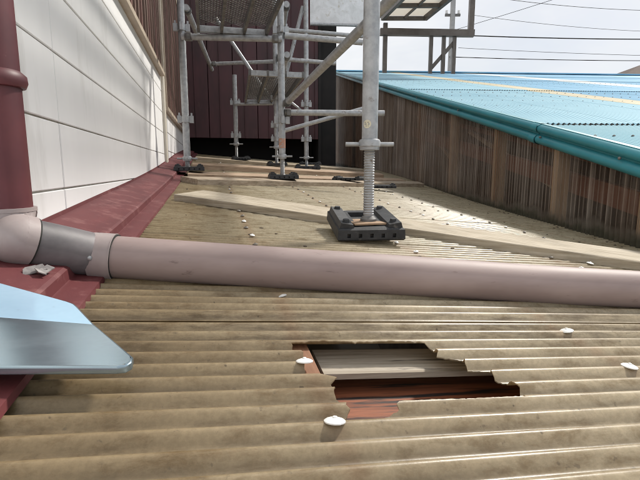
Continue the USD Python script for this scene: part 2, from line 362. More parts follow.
def brown_pc_material():
    """bronze corrugated sheet: clear where seen square on, more reflective where a rib turns away; dusty streaks; moss along the foot"""
    nodes = {
        'g': ('geometry', {}), 'mp': ('mapping', {'scale': (26, 26, 0.5)}), 'n': ('noise_texture', {'scale': 1.0, 'detail': 5, 'roughness': 0.65}),
        'r': ('rgb_ramp', {'ramp': [(0.30, (0.21, 0.170, 0.140)), (0.70, (0.47, 0.405, 0.345))]}),
        'nb': ('noise_texture', {'scale': 3.0, 'detail': 4}), 'rb': ('rgb_ramp', {'ramp': [(0.35, (0.72, 0.66, 0.62)), (0.65, (1.0, 1.0, 1.0))]}), 'mb': ('mix_color', {'blend_type': 'multiply', 'fac': 1.0}),
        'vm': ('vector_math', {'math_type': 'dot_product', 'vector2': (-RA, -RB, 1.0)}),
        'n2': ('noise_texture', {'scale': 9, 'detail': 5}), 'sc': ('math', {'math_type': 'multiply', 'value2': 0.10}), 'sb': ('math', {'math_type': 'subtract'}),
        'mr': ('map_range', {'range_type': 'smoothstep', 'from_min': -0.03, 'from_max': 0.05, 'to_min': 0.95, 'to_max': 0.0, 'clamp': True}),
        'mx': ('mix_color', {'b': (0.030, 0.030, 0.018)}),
        'p': ('principled_bsdf', {'roughness': 0.22, 'specular_ior_level': 0.6}),
        'tr': ('transparent_bsdf', {'color': (0.80, 0.69, 0.60)}),
        'lw': ('layer_weight', {'blend': 0.5}),
        'fa': ('map_range', {'from_min': 0.05, 'from_max': 0.85, 'to_min': 0.12, 'to_max': 0.80, 'clamp': True}),
        'st': ('map_range', {'from_min': 0.45, 'from_max': 0.75, 'to_min': 0.0, 'to_max': 0.30, 'clamp': True}), 'ad': ('math', {'math_type': 'add', 'use_clamp': True}),
        'iv': ('math', {'math_type': 'maximum'}),
        'mc': ('mix_closure', {}),
    }
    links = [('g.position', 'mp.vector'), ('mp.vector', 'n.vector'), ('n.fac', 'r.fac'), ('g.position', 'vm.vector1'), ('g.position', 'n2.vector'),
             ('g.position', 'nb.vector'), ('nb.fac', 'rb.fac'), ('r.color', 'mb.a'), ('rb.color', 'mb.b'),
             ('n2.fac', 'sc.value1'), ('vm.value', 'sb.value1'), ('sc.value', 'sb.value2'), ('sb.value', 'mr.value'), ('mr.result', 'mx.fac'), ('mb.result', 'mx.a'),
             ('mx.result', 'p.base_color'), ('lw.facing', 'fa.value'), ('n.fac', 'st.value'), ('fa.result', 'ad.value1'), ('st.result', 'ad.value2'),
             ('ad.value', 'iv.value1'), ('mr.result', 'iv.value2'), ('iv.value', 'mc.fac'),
             ('tr.BSDF', 'mc.closure1'), ('p.BSDF', 'mc.closure2')]
    return usdkit.material(stage, '/World/Looks/brown_polycarbonate', nodes, links, surface='mc.closure')


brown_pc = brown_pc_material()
milky = usdkit.material(stage, '/World/Looks/milky_panel', {'p': ('principled_bsdf', {'base_color': (0.62, 0.58, 0.52), 'roughness': 0.4}), 't': ('translucent_bsdf', {'color': (0.80, 0.76, 0.70)}),
                        'm': ('mix_closure', {'fac': 0.65})}, [('p.BSDF', 'm.closure1'), ('t.BSDF', 'm.closure2')], surface='m.closure')

# ------------------------------------------------------------------ ground
tag(obj('ground', box(-150, 250, -150, 350, -2.9, -2.6), ground_mat, None, False), kind='structure')

# ------------------------------------------------------------------ the white house on the left
WX = -0.36
house = thing('white_house', 'white panel-sided house wall with wooden window lattices, left of the polycarbonate roof', 'house', (WX, 0, -2.6))
obj('wall', box(WX - 0.30, WX - 0.0075, -2.0, 8.0, -2.6, 3.4), gap_dark, house, False)
joints = [-2.6, -1.2, -0.29, 0.04, 0.205, 0.3665, 0.534, 0.692, 0.852, 0.965]
for z0, z1 in zip(joints[:-1], joints[1:]):
    for y0, y1 in ((-2.0, 1.2755), (1.2795, 3.93)):
        if z1 < 0.0 and y0 > 0:
            continue
        r = 0.0035
        dx = rng.uniform(-0.0008, 0.0008)
        obj('siding_panel', cbox(WX - 0.007, WX + dx, y0, y1, z0 + 0.0022, z1 - 0.0022, 0.0018), white_siding, house, False)
obj('corner_trim', cbox(WX - 0.007, WX + 0.020, 3.94, 4.06, 0.0, 3.3, 0.003), cream_trim, house, False)
for z0, z1 in ((0.0, 0.40), (0.406, 0.56), (0.566, 0.73)):
    obj('siding_panel', cbox(WX - 0.007, WX, 4.07, 7.2, z0, z1, 0.002), white_siding, house, False)
obj('siding_panel', cbox(WX - 0.007, WX, -2.0, 1.60, 0.971, 3.3, 0.002), white_siding, house, False)
for (ya, yb, zs, step) in ((1.66, 3.92, 0.99, 0.125), (4.10, 7.1, 0.755, 0.16)):
    win = obj('lattice_window', cat_([box(WX - 0.010, WX + 0.035, ya, yb, zs - 0.028, zs), box(WX - 0.010, WX + 0.028, ya, yb, zs + 1.45, zs + 1.49),
                                      box(WX - 0.010, WX + 0.028, ya, ya + 0.03, zs + 0.001, zs + 1.449), box(WX - 0.010, WX + 0.028, yb - 0.03, yb, zs + 0.001, zs + 1.449)]), frame_cream, house, False)
    obj('pane', box(WX - 0.013, WX - 0.006, ya + 0.031, yb - 0.031, zs + 0.002, zs + 1.448), glass_dark, win, False)
    y = ya + 0.09
    k = 0
    while y < yb - 0.08:
        w = 0.026 + 0.006 * ((k * 7) % 3)
        obj('slat', box(WX - 0.004, WX + 0.022, y, y + w, zs + 0.001, zs + 1.449), lattice_pink if (k * 5) % 3 == 0 else lattice, win, False)
        y += step * (0.85 + 0.3 * ((k * 11) % 5) / 5)
        k += 1

# ------------------------------------------------------------------ back building: maroon boards over a dark recess
back = thing('maroon_back_building', 'dark maroon vertical-board wall closing the far end, black gap beneath', 'building', (0.6, 7.2, -2.6))
xs = [-0.36]
while xs[-1] < 1.60:
    xs.append(xs[-1] + 0.36)
for i in range(len(xs) - 1):
    obj('board', cbox(xs[i] + 0.004, min(xs[i + 1], 1.66) - 0.004, 7.2 + 0.003 * (i % 2), 7.23, 0.70, 4.2, 0.003), maroon_board, back, False)
    obj('batten', cbox(xs[i] + 0.16, xs[i] + 0.172, 7.188, 7.199, 0.701, 4.2, 0.002), maroon_board, back, False)
obj('recess', cat_([box(-0.34, 1.66, 7.75, 7.80, -2.6, 4.2), box(1.66, 1.70, 7.2, 7.749, -2.6, 4.2), box(-0.34, 1.659, 7.24, 7.749, 0.72, 0.74)]), void, back, False)
obj('dark_side_and_shade_wall', cat_([box(1.701, 1.97, 7.30, 7.34, -2.6, 4.2), box(1.93, 1.97, 7.341, 16.0, -2.6, 4.2)]), void, back, False)  # long rear wall is unseen, added to keep sky light off the brown wall

# ------------------------------------------------------------------ the workshop with blue roof, and its brown corrugated wall
HD = np.array([math.sin(math.radians(9.5)), math.cos(math.radians(9.5)), 0.0])
QD = np.array([HD[1], -HD[0], 0.0])
A0 = np.array([1.6528, 1.5108, 0.3035])
SL = 0.222
ND = np.array([-SL * HD[0], -SL * HD[1], 1.0]); ND /= np.linalg.norm(ND)
RD = HD + np.array([0, 0, SL])


def BR(al, lat, h=0.0):
    al, lat, h = np.broadcast_arrays(np.asarray(al, float), np.asarray(lat, float), np.asarray(h, float))
    return A0 + al[..., None] * RD + lat[..., None] * QD + h[..., None] * ND


shop = thing('blue_roof_workshop', 'workshop with blue corrugated roof and brown translucent corrugated side wall, right of the lean-to', 'building', (1.8, 2.4, -2.6))
# wall panels
y = 0.25
WS = 1 / HD[1]


def ztop(y):
    return A0[2] + (y - A0[1]) * WS * SL - 0.02


k = 0
while y < 14.0:
    y1 = y + (0.63 if y < 7 else 1.26)
    ts = np.arange(y, y1 + 0.012, 0.004)
    off = 0.0060 * np.cos(2 * np.pi * ts / PITCHW) + (0.0022 if k % 2 else 0)
    zb = rz(wx(ts), ts) - 0.002 + 0.004 * np.sin(ts * 57) if y < 6.8 else np.full(len(ts), -0.6)
    zt = ztop(ts)
    S = np.linspace(0, 1, 4)[:, None]
    X = np.broadcast_to(wx(ts) - QD[0] * 0 - off * QD[0], (4, len(ts)))
    Y = np.broadcast_to(ts - off * QD[1], (4, len(ts)))
    Z = zb + (zt - zb) * S
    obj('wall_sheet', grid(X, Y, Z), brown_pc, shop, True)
    y = y1
    k += 1
# framing behind the translucent sheet
for (yy, w) in ((1.48, 0.05), (2.10, 0.055), (2.83, 0.065), (3.71, 0.06), (4.70, 0.06), (5.7, 0.06), (6.9, 0.06), (8.3, 0.06), (10.0, 0.06)):
    c = np.array([wx(yy), yy]) + QD[:2] * 0.042
    a_, b_ = HD[:2] * w / 2, QD[:2] * 0.03
    base = [c - a_ - b_, c - a_ + b_, c + a_ + b_, c + a_ - b_]
    base = base[::-1]
    m = hexa([(*q, -0.5) for q in base], [(*q, ztop(yy) - 0.03) for q in base])
    m.fix_normals()
    obj('post', m, creampost, shop, False)
for (o0, o1, hh) in ((0.20, 0.30, 0.055), (0.02, 0.42, 0.035)):
    pass
P_ = lambda y, z, d: np.array([wx(y) + QD[0] * d, y + QD[1] * d, z])
obj('rail', bar(P_(0.3, -0.10, 0.10), P_(6.0, 0.80, 0.10), 0.03, 0.10), rust_rail, shop, False)
obj('rail', bar(P_(0.3, -0.02, 0.17), P_(6.0, 1.02, 0.17), 0.03, 0.03), rust_rail, shop, False)
obj('brace', bar(P_(2.2, 0.12, 0.13), P_(3.6, 0.56, 0.13), 0.02, 0.03), greywood, shop, False)
obj('brace', bar(P_(3.8, 0.25, 0.13), P_(5.2, 0.86, 0.13), 0.02, 0.03), greywood, shop, False)
obj('inner_wall', hexa([(*P_(-2.0, 0, 0.8)[:2], -2.6), (*P_(-2.0, 0, 0.85)[:2], -2.6), (*P_(14, 0, 0.85)[:2], -2.6), (*P_(14, 0, 0.8)[:2], -2.6)],
                       [(*P_(-2.0, 0, 0.8)[:2], ztop(-2.0) - 0.05), (*P_(-2.0, 0, 0.85)[:2], ztop(-2.0) - 0.05), (*P_(13, 0, 0.85)[:2], ztop(13) - 0.05), (*P_(13, 0, 0.8)[:2], ztop(13) - 0.05)]), interior, shop, False)
obj('lower_wall', hexa([(*P_(-2.0, 0, 0.03)[:2], -2.6), (*P_(-2.0, 0, 0.06)[:2], -2.6), (*P_(8, 0, 0.06)[:2], -2.6), (*P_(8, 0, 0.03)[:2], -2.6)],
                       [(*P_(-2.0, 0, 0.03)[:2], -0.45), (*P_(-2.0, 0, 0.06)[:2], -0.45), (*P_(8, 0, 0.06)[:2], -0.10), (*P_(8, 0, 0.03)[:2], -0.10)]), interior, shop, False)
# roof sheets
rows = [(-1.9, 0.90), (0.86, 4.10), (4.06, 7.32), (7.28, 9.90), (9.86, 12.6)]
lat = 0.0
cols = []
while lat < 22:
    w = 0.64
    if abs(lat - 1.28) < 0.01:
        w = 0.352
    elif abs(lat - 1.632) < 0.01:
        w = 0.32
    elif abs(lat - 1.952) < 0.01:
        w = 0.64
    cols.append((lat, lat + w))
    lat += w
for ci, (l0, l1) in enumerate(cols):
    for ri, (a0, a1) in enumerate(rows):
        sky1, sky2 = abs(l0 - 1.632) < 0.01, 3.8 < l0 < 4.2
        if l0 > 9 and ri == 0:
            continue
        far = l0 > 8
        ls = np.arange(l0 - (0.03 if ci else 0.0), l1 + 0.001, PITCHW / (4 if far else 8))
        hh = 0.0058 * np.cos(2 * np.pi * ls / PITCHW) + 0.0008 * (ci % 2) + 0.004
        al = np.linspace(a0, a1, 3)
        lift = (np.linspace(0.009, 0.0, 3))[:, None]
        P = BR(al[:, None], ls[None, :], hh[None, :] + lift)
        mat = skylight_mat if sky1 else skylight_pale if sky2 else (blue_c if (ri == 0) else blue_a if l0 < 1.6 else blue_b)
        g_ = grid(P[..., 0], P[..., 1], P[..., 2])
        g_.faces = g_.faces[:, ::-1]
        obj('skylight_sheet' if (sky1 or sky2) else 'roof_sheet', g_, mat, shop, True, label='cream translucent skylight strip in the blue roof' if sky1 else None)
# dark strips modelled in for the shade under each upper sheet edge
for li, a_l in enumerate((0.86, 4.06, 7.28)):
    segs = []
    l = 0.1
    while l < (7 if li == 0 else 12):
        n_ = meshkit.noise(np.array([[l * 3.1, a_l, 0.0]]))[0]
        if n_ > 0.36:
            ls = np.linspace(l, l + 0.07, 12)
            c = BR(np.full(12, a_l - 0.004), ls, 0.0045 * np.cos(2 * np.pi * ls / PITCHW) + 0.006)
            segs.append(tube(c + np.outer(rng.normal(0, 0.002, 12), RD), np.clip(0.0015 + 0.010 * (n_ - 0.3) + rng.normal(0, 0.0015, 12), 0.0012, 0.012), 5))
        l += 0.064
    obj('lap_shade_strip', cat_(segs), grime, shop, True, kind='stuff')
# screws
scr = []
for a_s in (-0.55, -0.06, 0.43, 0.93, 1.46, 1.97, 2.5, 3.05, 3.6, 4.3, 5.0, 5.7, 6.4):
    l = 0.096
    while l < 9:
        scr.append(lathe([(0.0075, 0.0), (0.0075, 0.004), (0.004, 0.008), (0.0, 0.009)], 6, BR(a_s, l, 0.0085)))
        l += PITCHW * 3
obj('roof_screws', cat_(scr), galv_dark, shop, False, kind='stuff')
obj('ridge_cap', bar(BR(12.62, -0.05, 0.02), BR(12.62, 22, 0.02), 0.30, 0.03), blue_b, shop, False)
# rake trim: two rolled beads
prof = []
for (c0, c1) in ((0.046, 0.022), (-0.002, 0.024)):
    an = np.linspace(math.radians(80), math.radians(-80), 9)
    prof += [(-0.028 - c1 * math.cos(t) * 1.0, c0 - 0.022 + c1 * math.sin(t)) for t in an]
prof = [(0.02, 0.056), (-0.012, 0.056)] + [(-0.006 - 0.026 * math.cos(t), 0.030 + 0.024 * math.sin(t)) for t in np.linspace(1.35, -1.35, 9)] \
    + [(-0.004 - 0.030 * math.cos(t), -0.026 + 0.026 * math.sin(t)) for t in np.linspace(1.35, -1.45, 9)] + [(0.0, -0.055), (0.02, -0.055)]


def trim_piece(a0, a1, grow=0.0, steps=2):
    pp = np.array(prof)
    if grow:
        pp = pp * (1 + grow) - np.array([0.004, 0.0])
    P = np.stack([BR(np.full(len(pp), a), pp[:, 0], pp[:, 1] - 0.028) for a in np.linspace(a0, a1, steps)])
    g_ = grid(P[..., 0], P[..., 1], P[..., 2])
    return g_


obj('rake_trim', trim_piece(-1.9, 0.74), teal, shop, 40)
obj('rake_trim', trim_piece(0.745, 4.2), teal, shop, 40)
obj('rake_trim', trim_piece(4.205, 12.6), teal, shop, 40)
obj('trim_sleeve', trim_piece(0.735, 0.80, 0.05), teal, shop, 40)
for a_b, hh in ((0.06, -0.022), (0.68, -0.035), (1.95, -0.024), (3.2, -0.024)):
    c = BR(a_b, -0.036, hh)
    obj('trim_bolt', trimesh.creation.icosphere(1, 0.007).apply_translation(c), galv_dark, shop, True)

# ------------------------------------------------------------------ the polycarbonate lean-to roof
roof = thing('polycarbonate_roof', 'aged brown corrugated polycarbonate lean-to roof with a broken hole in front', 'roof', (0.5, 0.5, 0.0))


def sheet(y0, y1, lift0, lift1, hole=None, x0=-0.245, sub=16, ragged=0.0):
    n = int(round((y1 - y0) / PITCHW * sub)) + 1
    ys = np.linspace(y0, y1, n)
    h = wave(ys) + lift0 + (lift1 - lift0) * (ys - y0) / (y1 - y0)
    nx = 14 if hole is None else 40
    S = np.linspace(0, 1, nx)
    if hole is None:
        X = x0 + (wx(ys) + 0.015 - x0)[None, :] * S[:, None]
        Y = np.broadcast_to(ys, X.shape)
        hh = h + 0.0012 * (meshkit.noise(np.stack([X * 5, Y * 1.3, X * 0], -1), 3) - 0.5)
        return grid(X, Y, rz(X, Y) + hh)
    t = 0.0016
    poly = np.vstack([np.stack([ys, h], 1), np.stack([ys[::-1], h[::-1] - t], 1)])
    cs = manifold3d.CrossSection([poly[::-1]])
    man = manifold3d.Manifold.extrude(cs, 1.75, 60)
    T = np.array([[0, 0, 1, x0], [1, 0, 0, 0], [0, 1, 0, 0]], float)
    man = man.transform(T)
    for hp in hole:
        hp = np.array(hp)
        fine = []
        for p_, q_ in zip(hp, np.roll(hp, -1, axis=0)):
            k_ = max(1, int(np.linalg.norm(q_ - p_) / 0.0035))
            for i_ in range(k_):
                c_ = p_ + (q_ - p_) * i_ / k_
                j_ = rng.normal(0, 0.0007, 2)
                fine.append(c_ + j_ * np.array([1.3, 0.7]))
        hp = np.array(fine)
        if Polygon(hp).exterior.is_ccw is False:
            hp = hp[::-1]
        man = man - manifold3d.Manifold.extrude(manifold3d.CrossSection([hp]), 0.1).translate((0, 0, -0.05))
    man = man.trim_by_plane((-1.0, 0.16734, 0.0), -1.415)
    m = man.to_mesh()
    v, f = np.array(m.vert_properties[:, :3], float), np.array(m.tri_verts)
    v[:, 2] += rz(v[:, 0], v[:, 1]) + 0.0012 * (meshkit.noise(np.stack([v[:, 0] * 5, v[:, 1] * 1.3, v[:, 0] * 0], -1), 3) - 0.5)
    return trimesh.Trimesh(v, f, process=False)


hole_main = [(0.096, 0.583), (0.14, 0.5855), (0.19, 0.583), (0.24, 0.5845), (0.292, 0.582), (0.300, 0.572), (0.292, 0.545), (0.309, 0.543), (0.328, 0.540), (0.322, 0.525), (0.318, 0.510),
             (0.349, 0.506), (0.342, 0.492), (0.338, 0.479), (0.352, 0.474), (0.347, 0.462), (0.354, 0.453), (0.346, 0.438), (0.340, 0.4265),
             (0.31, 0.4268), (0.27, 0.4262), (0.23, 0.4272), (0.190, 0.4275), (0.183, 0.4235), (0.184, 0.419), (0.166, 0.413), (0.152, 0.402),
             (0.147, 0.400), (0.134, 0.3995), (0.121, 0.402), (0.123, 0.413), (0.130, 0.421), (0.126, 0.432), (0.129, 0.440), (0.122, 0.452), (0.127, 0.468), (0.126, 0.4805), (0.135, 0.4865), (0.118, 0.490),
             (0.103, 0.496), (0.101, 0.52), (0.108, 0.549)]
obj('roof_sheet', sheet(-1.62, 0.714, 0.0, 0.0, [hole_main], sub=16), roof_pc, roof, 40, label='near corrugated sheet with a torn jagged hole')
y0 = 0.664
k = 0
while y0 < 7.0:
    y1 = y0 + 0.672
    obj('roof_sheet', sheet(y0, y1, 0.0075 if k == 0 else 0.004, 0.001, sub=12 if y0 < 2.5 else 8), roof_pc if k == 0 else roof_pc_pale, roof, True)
    y0 += 0.64
    k += 1
obj('roof_sheet', sheet(0.676, 0.728, 0.0045, 0.001, sub=14), roof_pc, roof, True, label='narrow strip of sheet lifted along the overlap')
# timber below
def slab(x0, x1, y0, y1, h0, h1):
    return hexa([(x0, y0, rz(x0, y0) + h0), (x1, y0, rz(x1, y0) + h0), (x1, y1, rz(x1, y1) + h0), (x0, y1, rz(x0, y1) + h0)],
                [(x0, y0, rz(x0, y0) + h1), (x1, y0, rz(x1, y0) + h1), (x1, y1, rz(x1, y1) + h1), (x0, y1, rz(x0, y1) + h1)])


obj('rafter', slab(0.135, 1.45, 0.553, 0.628, -0.035, -0.027), greywood, roof, False, label='grey weathered timber inside the hole')
obj('rafter', slab(-0.3, 1.45, 0.493, 0.600, -0.16, -0.056), redwood, roof, False, label='red-brown timber inside the hole')
obj('rafter', slab(-0.3, 1.45, 0.415, 0.491, -0.17, -0.059), redwood, roof, False, label='rotten red-brown timber inside the hole')
obj('rafter', slab(-0.3, 1.45, 0.34, 0.412, -0.17, -0.062), redwood, roof, False)
for px_ in (0.107, 0.557, 1.007):
    yy = np.linspace(-1.5, 7.2, 30)
    segs = []
    for ya, yb in zip(yy[:-1], yy[1:]):
        segs.append(slab(px_ - 0.016, px_ + 0.014, ya, yb, -0.029, -0.0062))
    obj('purlin', cat_(segs), purlin_wood, roof, False)
# roofing nails with domed washers
def snap(y):
    return Y0 + round((y - Y0) / PITCHW) * PITCHW


def nail(x, y, mat, tilt=(0, 0), r=0.0105, lift=0.0015):
    d = lathe([(r, 0.0), (r * 1.02, 0.0012), (r * 0.85, 0.0026), (r * 0.45, 0.0040), (r * 0.22, 0.0043), (r * 0.20, 0.0055), (0.0, 0.006)], 14)
    d.apply_transform(trimesh.transformations.rotation_matrix(tilt[0], (1, 0, 0)) @ trimesh.transformations.rotation_matrix(tilt[1], (0, 1, 0)))
    d.apply_translation((x, y, rz(x, y) + 0.0035 + lift))
    obj('roofing_nail', d, mat, roof, 40)


for (x, y) in ((0.107, 0.387), (0.103, 0.512), (0.113, 0.763), (0.557, 0.496), (0.566, 0.610), (0.105, 0.250), (0.55, 0.33)):
    nail(x, snap(y), white_cap, (rng.uniform(-.25, .1), rng.uniform(-.2, .25)))
for px_ in (0.104, 0.557, 1.007, 1.30):
    y = 0.93
    while y < 5.6:
        yy = snap(y)
        nail(px_ + rng.uniform(-0.006, 0.006), yy, dark_cap if rng.random() < 0.6 else white_cap, (rng.uniform(-.2, .2), rng.uniform(-.2, .2)), 0.0075 if y > 1 else 0.009, 0.005)
        y += 0.128 if y < 2.2 else 0.16
nail(1.096, snap(1.14), white_cap, (0.1, 0.2), lift=0.006)

# flashing along the house wall
fl = thing('red_flashing', 'faded red folded metal flashing where the roof meets the white wall', 'flashing', (-0.28, 1.0, 0.05))
pr_ = [(WX + 0.001, 0.062), (WX + 0.003, 0.062), (WX + 0.005, 0.054), (-0.238, 0.038), (-0.233, 0.034), (-0.2315, 0.0165), (-0.228, 0.0152), (-0.186, 0.0142), (-0.1845, 0.0060)]


def flash(y0, y1, lift):
    ys = np.linspace(y0, y1, max(2, int((y1 - y0) / 0.06)))
    X = np.array([p[0] for p in pr_])[:, None] + 0.0022 * (meshkit.noise(np.stack([ys * 2.3, ys * 0, ys * 0], -1), 5) - 0.5)[None, :] * np.linspace(0, 1, len(pr_))[:, None]
    h = np.array([p[1] for p in pr_])[:, None] + lift + 0.003 * (meshkit.noise(np.stack([np.broadcast_to(ys * 3.1, X.shape), X * 9, X * 0], -1), 9) - 0.5) * np.array([0, 0, .6, 1, 1, .4, .2, .2, .2])[:, None]
    Y = np.broadcast_to(ys, X.shape)
    g_ = grid(X, Y, rz(X, Y) + h)
    return g_


for i, (a_, b_) in enumerate(((-1.5, 0.63), (0.60, 1.86), (1.83, 3.66), (3.63, 5.46), (5.43, 7.19))):
    g_ = flash(a_, b_, 0.0012 * (i % 2))
    g_.faces = g_.faces[:, ::-1]
    obj('flashing_sheet', g_, flash_red, fl, 25)

# ------------------------------------------------------------------ downpipe and the pipe lying on the roof
V0 = np.array([-0.3225, 0.838])
R_ = 0.0378
dp = thing('downpipe', 'dark maroon round downpipe fixed upright on the white wall at left edge', 'downpipe', (*V0, 0.15))
elb = np.array([V0[0], V0[1], 0.195])
obj('pipe', tube([(V0[0], V0[1], 0.188), (V0[0], V0[1], 2.6)], R_ - 0.0018, 28), pipe_red, dp, 40)
obj('collar', lathe([(R_ - 0.001, -0.013), (R_ + 0.004, -0.012), (R_ + 0.0075, -0.004), (R_ + 0.0065, 0.006), (R_ - 0.001, 0.013)], 28, (V0[0], V0[1], 0.392)), pipe_red, dp, 50)
obj('wall_bracket', cat_([box(WX, V0[0] - 0.02, V0[1] - 0.01, V0[1] + 0.01, 0.95, 0.97)]), galv_dark, dp, False)
# long pipe
G0 = np.array([-0.292, 0.812, 0.141])
G1 = np.array([-0.206, 0.869, rz(-0.206, 0.869) + 0.0450])
lp = thing('roof_drain_pipe', 'long faded mauve drain pipe lying across the corrugated roof, grey elbow end', 'pipe', (0.3, 0.82, 0.05))
path = [(-0.206, 0.868), (-0.171, 0.864), (-0.05, 0.846), (0.15, 0.816), (0.31, 0.797), (0.60, 0.766), (0.90, 0.736), (1.20, 0.702), (1.50, 0.668)]
pts = np.array([(x, y, rz(x, y) + 0.0445 + 0.001 * math.sin(7 * x)) for x, y in path])
J2_ = pts[1]
jd_ = (pts[2] - pts[1]) / np.linalg.norm(pts[2] - pts[1])
# elbow in two mitred pieces
c0 = np.array([V0[0], V0[1], 0.190]); c1 = np.array([V0[0] + 0.002, V0[1] - 0.002, 0.154]); c2 = G0 + (G1 - G0) * 0.04
def cyl_m(p, q, r):
    return manifold3d.Manifold.hull_points(np.vstack([tube([p, q], r, 32, cap=False).vertices]))


J_ = np.array([V0[0], V0[1], 0.148])
el_m = cyl_m(J_, c0 + (0, 0, 0.002), R_ + 0.003) + cyl_m(J_, G0 - (G1 - G0) * 0.02, R_ + 0.003)
gd0 = (G1 - G0) / np.linalg.norm(G1 - G0)
el_m = el_m + cyl_m(G0 - gd0 * 0.010, G0 + gd0 * 0.007, R_ + 0.003)
sp_ = trimesh.creation.icosphere(3, R_ + 0.003).apply_translation(J_)
sp2_ = trimesh.creation.icosphere(3, R_ + 0.0029).apply_translation(G0 - gd0 * 0.010)
el_m = el_m + manifold3d.Manifold.hull_points(sp2_.vertices) - cyl_m(G0 + gd0 * 0.0072, G0 + gd0 * 0.06, R_ + 0.02)
el_m = el_m + manifold3d.Manifold.hull_points(sp_.vertices)
gd_ = (G1 - G0) / np.linalg.norm(G1 - G0)
obj('elbow', el_m, pipe_pale, lp, 30)
obj('elbow_rim', tube([c0 + (0, 0, -0.003), c0 + (0, 0, 0.003)], R_ + 0.0038, 28), pipe_pale, lp, 40)
obj('elbow_rim', tube([G0 + gd_ * 0.0068, G0 + gd_ * 0.0095], R_ + 0.0022, 28), grime, lp, 40)
obj('joint_gasket', tube([G1 - gd_ * 0.0035, G1 + gd_ * 0.001], R_ + 0.0030, 28), grime, lp, 40)
obj('joint_gasket', tube([J2_ - jd_ * 0.001, J2_ + jd_ * 0.0025], R_ + 0.0030, 28), grime, lp, 40)
gd = (G1 - G0) / np.linalg.norm(G1 - G0)
obj('grey_tube', tube([G0 + gd * 0.002, G0 + (G1 - G0) * 0.25, G0 + (G1 - G0) * 0.6, G1], [R_ - 0.001, R_, R_ + 0.0005, R_ + 0.0005], 28), pipe_grey, lp, 40)
obj('coupling', cat_([tube([pts[0] - (pts[1] - pts[0]) * 0.04, pts[0] - (pts[1] - pts[0]) * 0.035, pts[1], pts[1] + (pts[1] - pts[0]) * 0.02], [R_, R_ + 0.004, R_ + 0.004, R_ + 0.0005], 28)]), pipe_pale, lp, 40)
obj('coupling_edge', tube([pts[1] - (pts[1] - pts[0]) * 0.03, pts[1] + (pts[1] - pts[0]) * 0.02], R_ + 0.0045, 28), pipe_pale, lp, 40)
obj('coupling_screw', trimesh.creation.icosphere(1, 0.005).apply_translation(pts[0] + np.array([0.002, -R_ - 0.003, 0.004])), galv, lp, True)
obj('long_pipe', tube(pts[1:], R_, 32), pipe_mauve, lp, 40)
# saddle straps where it is tied down, outside of the bright part
for x in (1.32,):
    i = np.array([x, 0.6885, rz(x, 0.6885) + 0.0445])
    obj('strap', tube([i - (0.012, -0.0012, -0.001), i + (0.012, -0.0012, -0.001)], R_ + 0.002, 28), galv, lp, 40)

# ------------------------------------------------------------------ metal plate at lower left, its reflections painted as two tints
pl = thing('metal_hood_plate', 'glossy folded metal plate, reflected sky painted pale blue, jutting over the flashing, lower left', 'metal plate', (-0.2, 0.52, 0.05))


def hz(x, y, h):
    return (x, y, rz(x, y) + h)


corner = [(-0.0945, 0.4476), (-0.0870, 0.4480), (-0.0835, 0.4515), (-0.0830, 0.4580)]
FOLD = lambda x: 0.516 + (-0.130 - x) * 0.20
outline = [(-0.50, 0.483), (-0.30, 0.4655), (-0.195, 0.4563)] + corner + [(-0.130, 0.5160), (-0.160, 0.5700), (-0.1655, 0.5790), (-0.1745, 0.5870), (-0.270, 0.6550), (-0.50, 0.815)]


def plate_h(x, y):
    # nearly flat at the back, folded down towards the front edge
    t_ = (FOLD(x) - y)
    return 0.0555 - 0.0035 * np.log1p(np.exp(np.clip(t_ / 0.0035, -40, 40))) * 0.235


from shapely.geometry import Polygon as Pg
import shapely
pg = Pg(outline)
gx, gy = np.meshgrid(np.arange(-0.5, -0.07, 0.012), np.arange(0.40, 0.81, 0.012))
fx = np.arange(-0.5, -0.132, 0.006)
fold_pts = [(x, FOLD(x) + o) for x in fx for o in (-0.010, -0.006, -0.003, 0.0, 0.003, 0.006)]
inn = [q for q in fold_pts if pg.buffer(-0.002).contains(shapely.Point(*q))] + [(x, y) for x, y in zip(gx.ravel(), gy.ravel()) if pg.buffer(-0.004).contains(shapely.Point(x, y)) and abs(y - FOLD(x)) > 0.014]
bd = [tuple(pg.exterior.interpolate(t).coords[0]) for t in np.arange(0, pg.length, 0.004)]
pts2 = np.array(inn + bd)
from scipy.spatial import Delaunay
tri = Delaunay(pts2)
keep = [t for t in tri.simplices if pg.buffer(1e-4).contains(shapely.Point(*pts2[t].mean(0)))]
V = np.array([hz(x, y, plate_h(x, y)) for x, y in pts2])
tp = trimesh.Trimesh(V, np.array(keep), process=False)
if tp.face_normals[:, 2].mean() < 0:
    tp.faces = tp.faces[:, ::-1]
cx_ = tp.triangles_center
front_ = FOLD(cx_[:, 0]) > cx_[:, 1]  # tint changes at the fold, where the painted reflection changes
for nm_, sel_, mt_ in (('top_sheet', ~front_, plate_bright_reflection), ('front_flap', front_, plate_dim_reflection)):
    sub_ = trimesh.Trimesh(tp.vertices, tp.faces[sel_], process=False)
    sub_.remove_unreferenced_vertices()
    obj(nm_, sub_, mt_, pl, True)
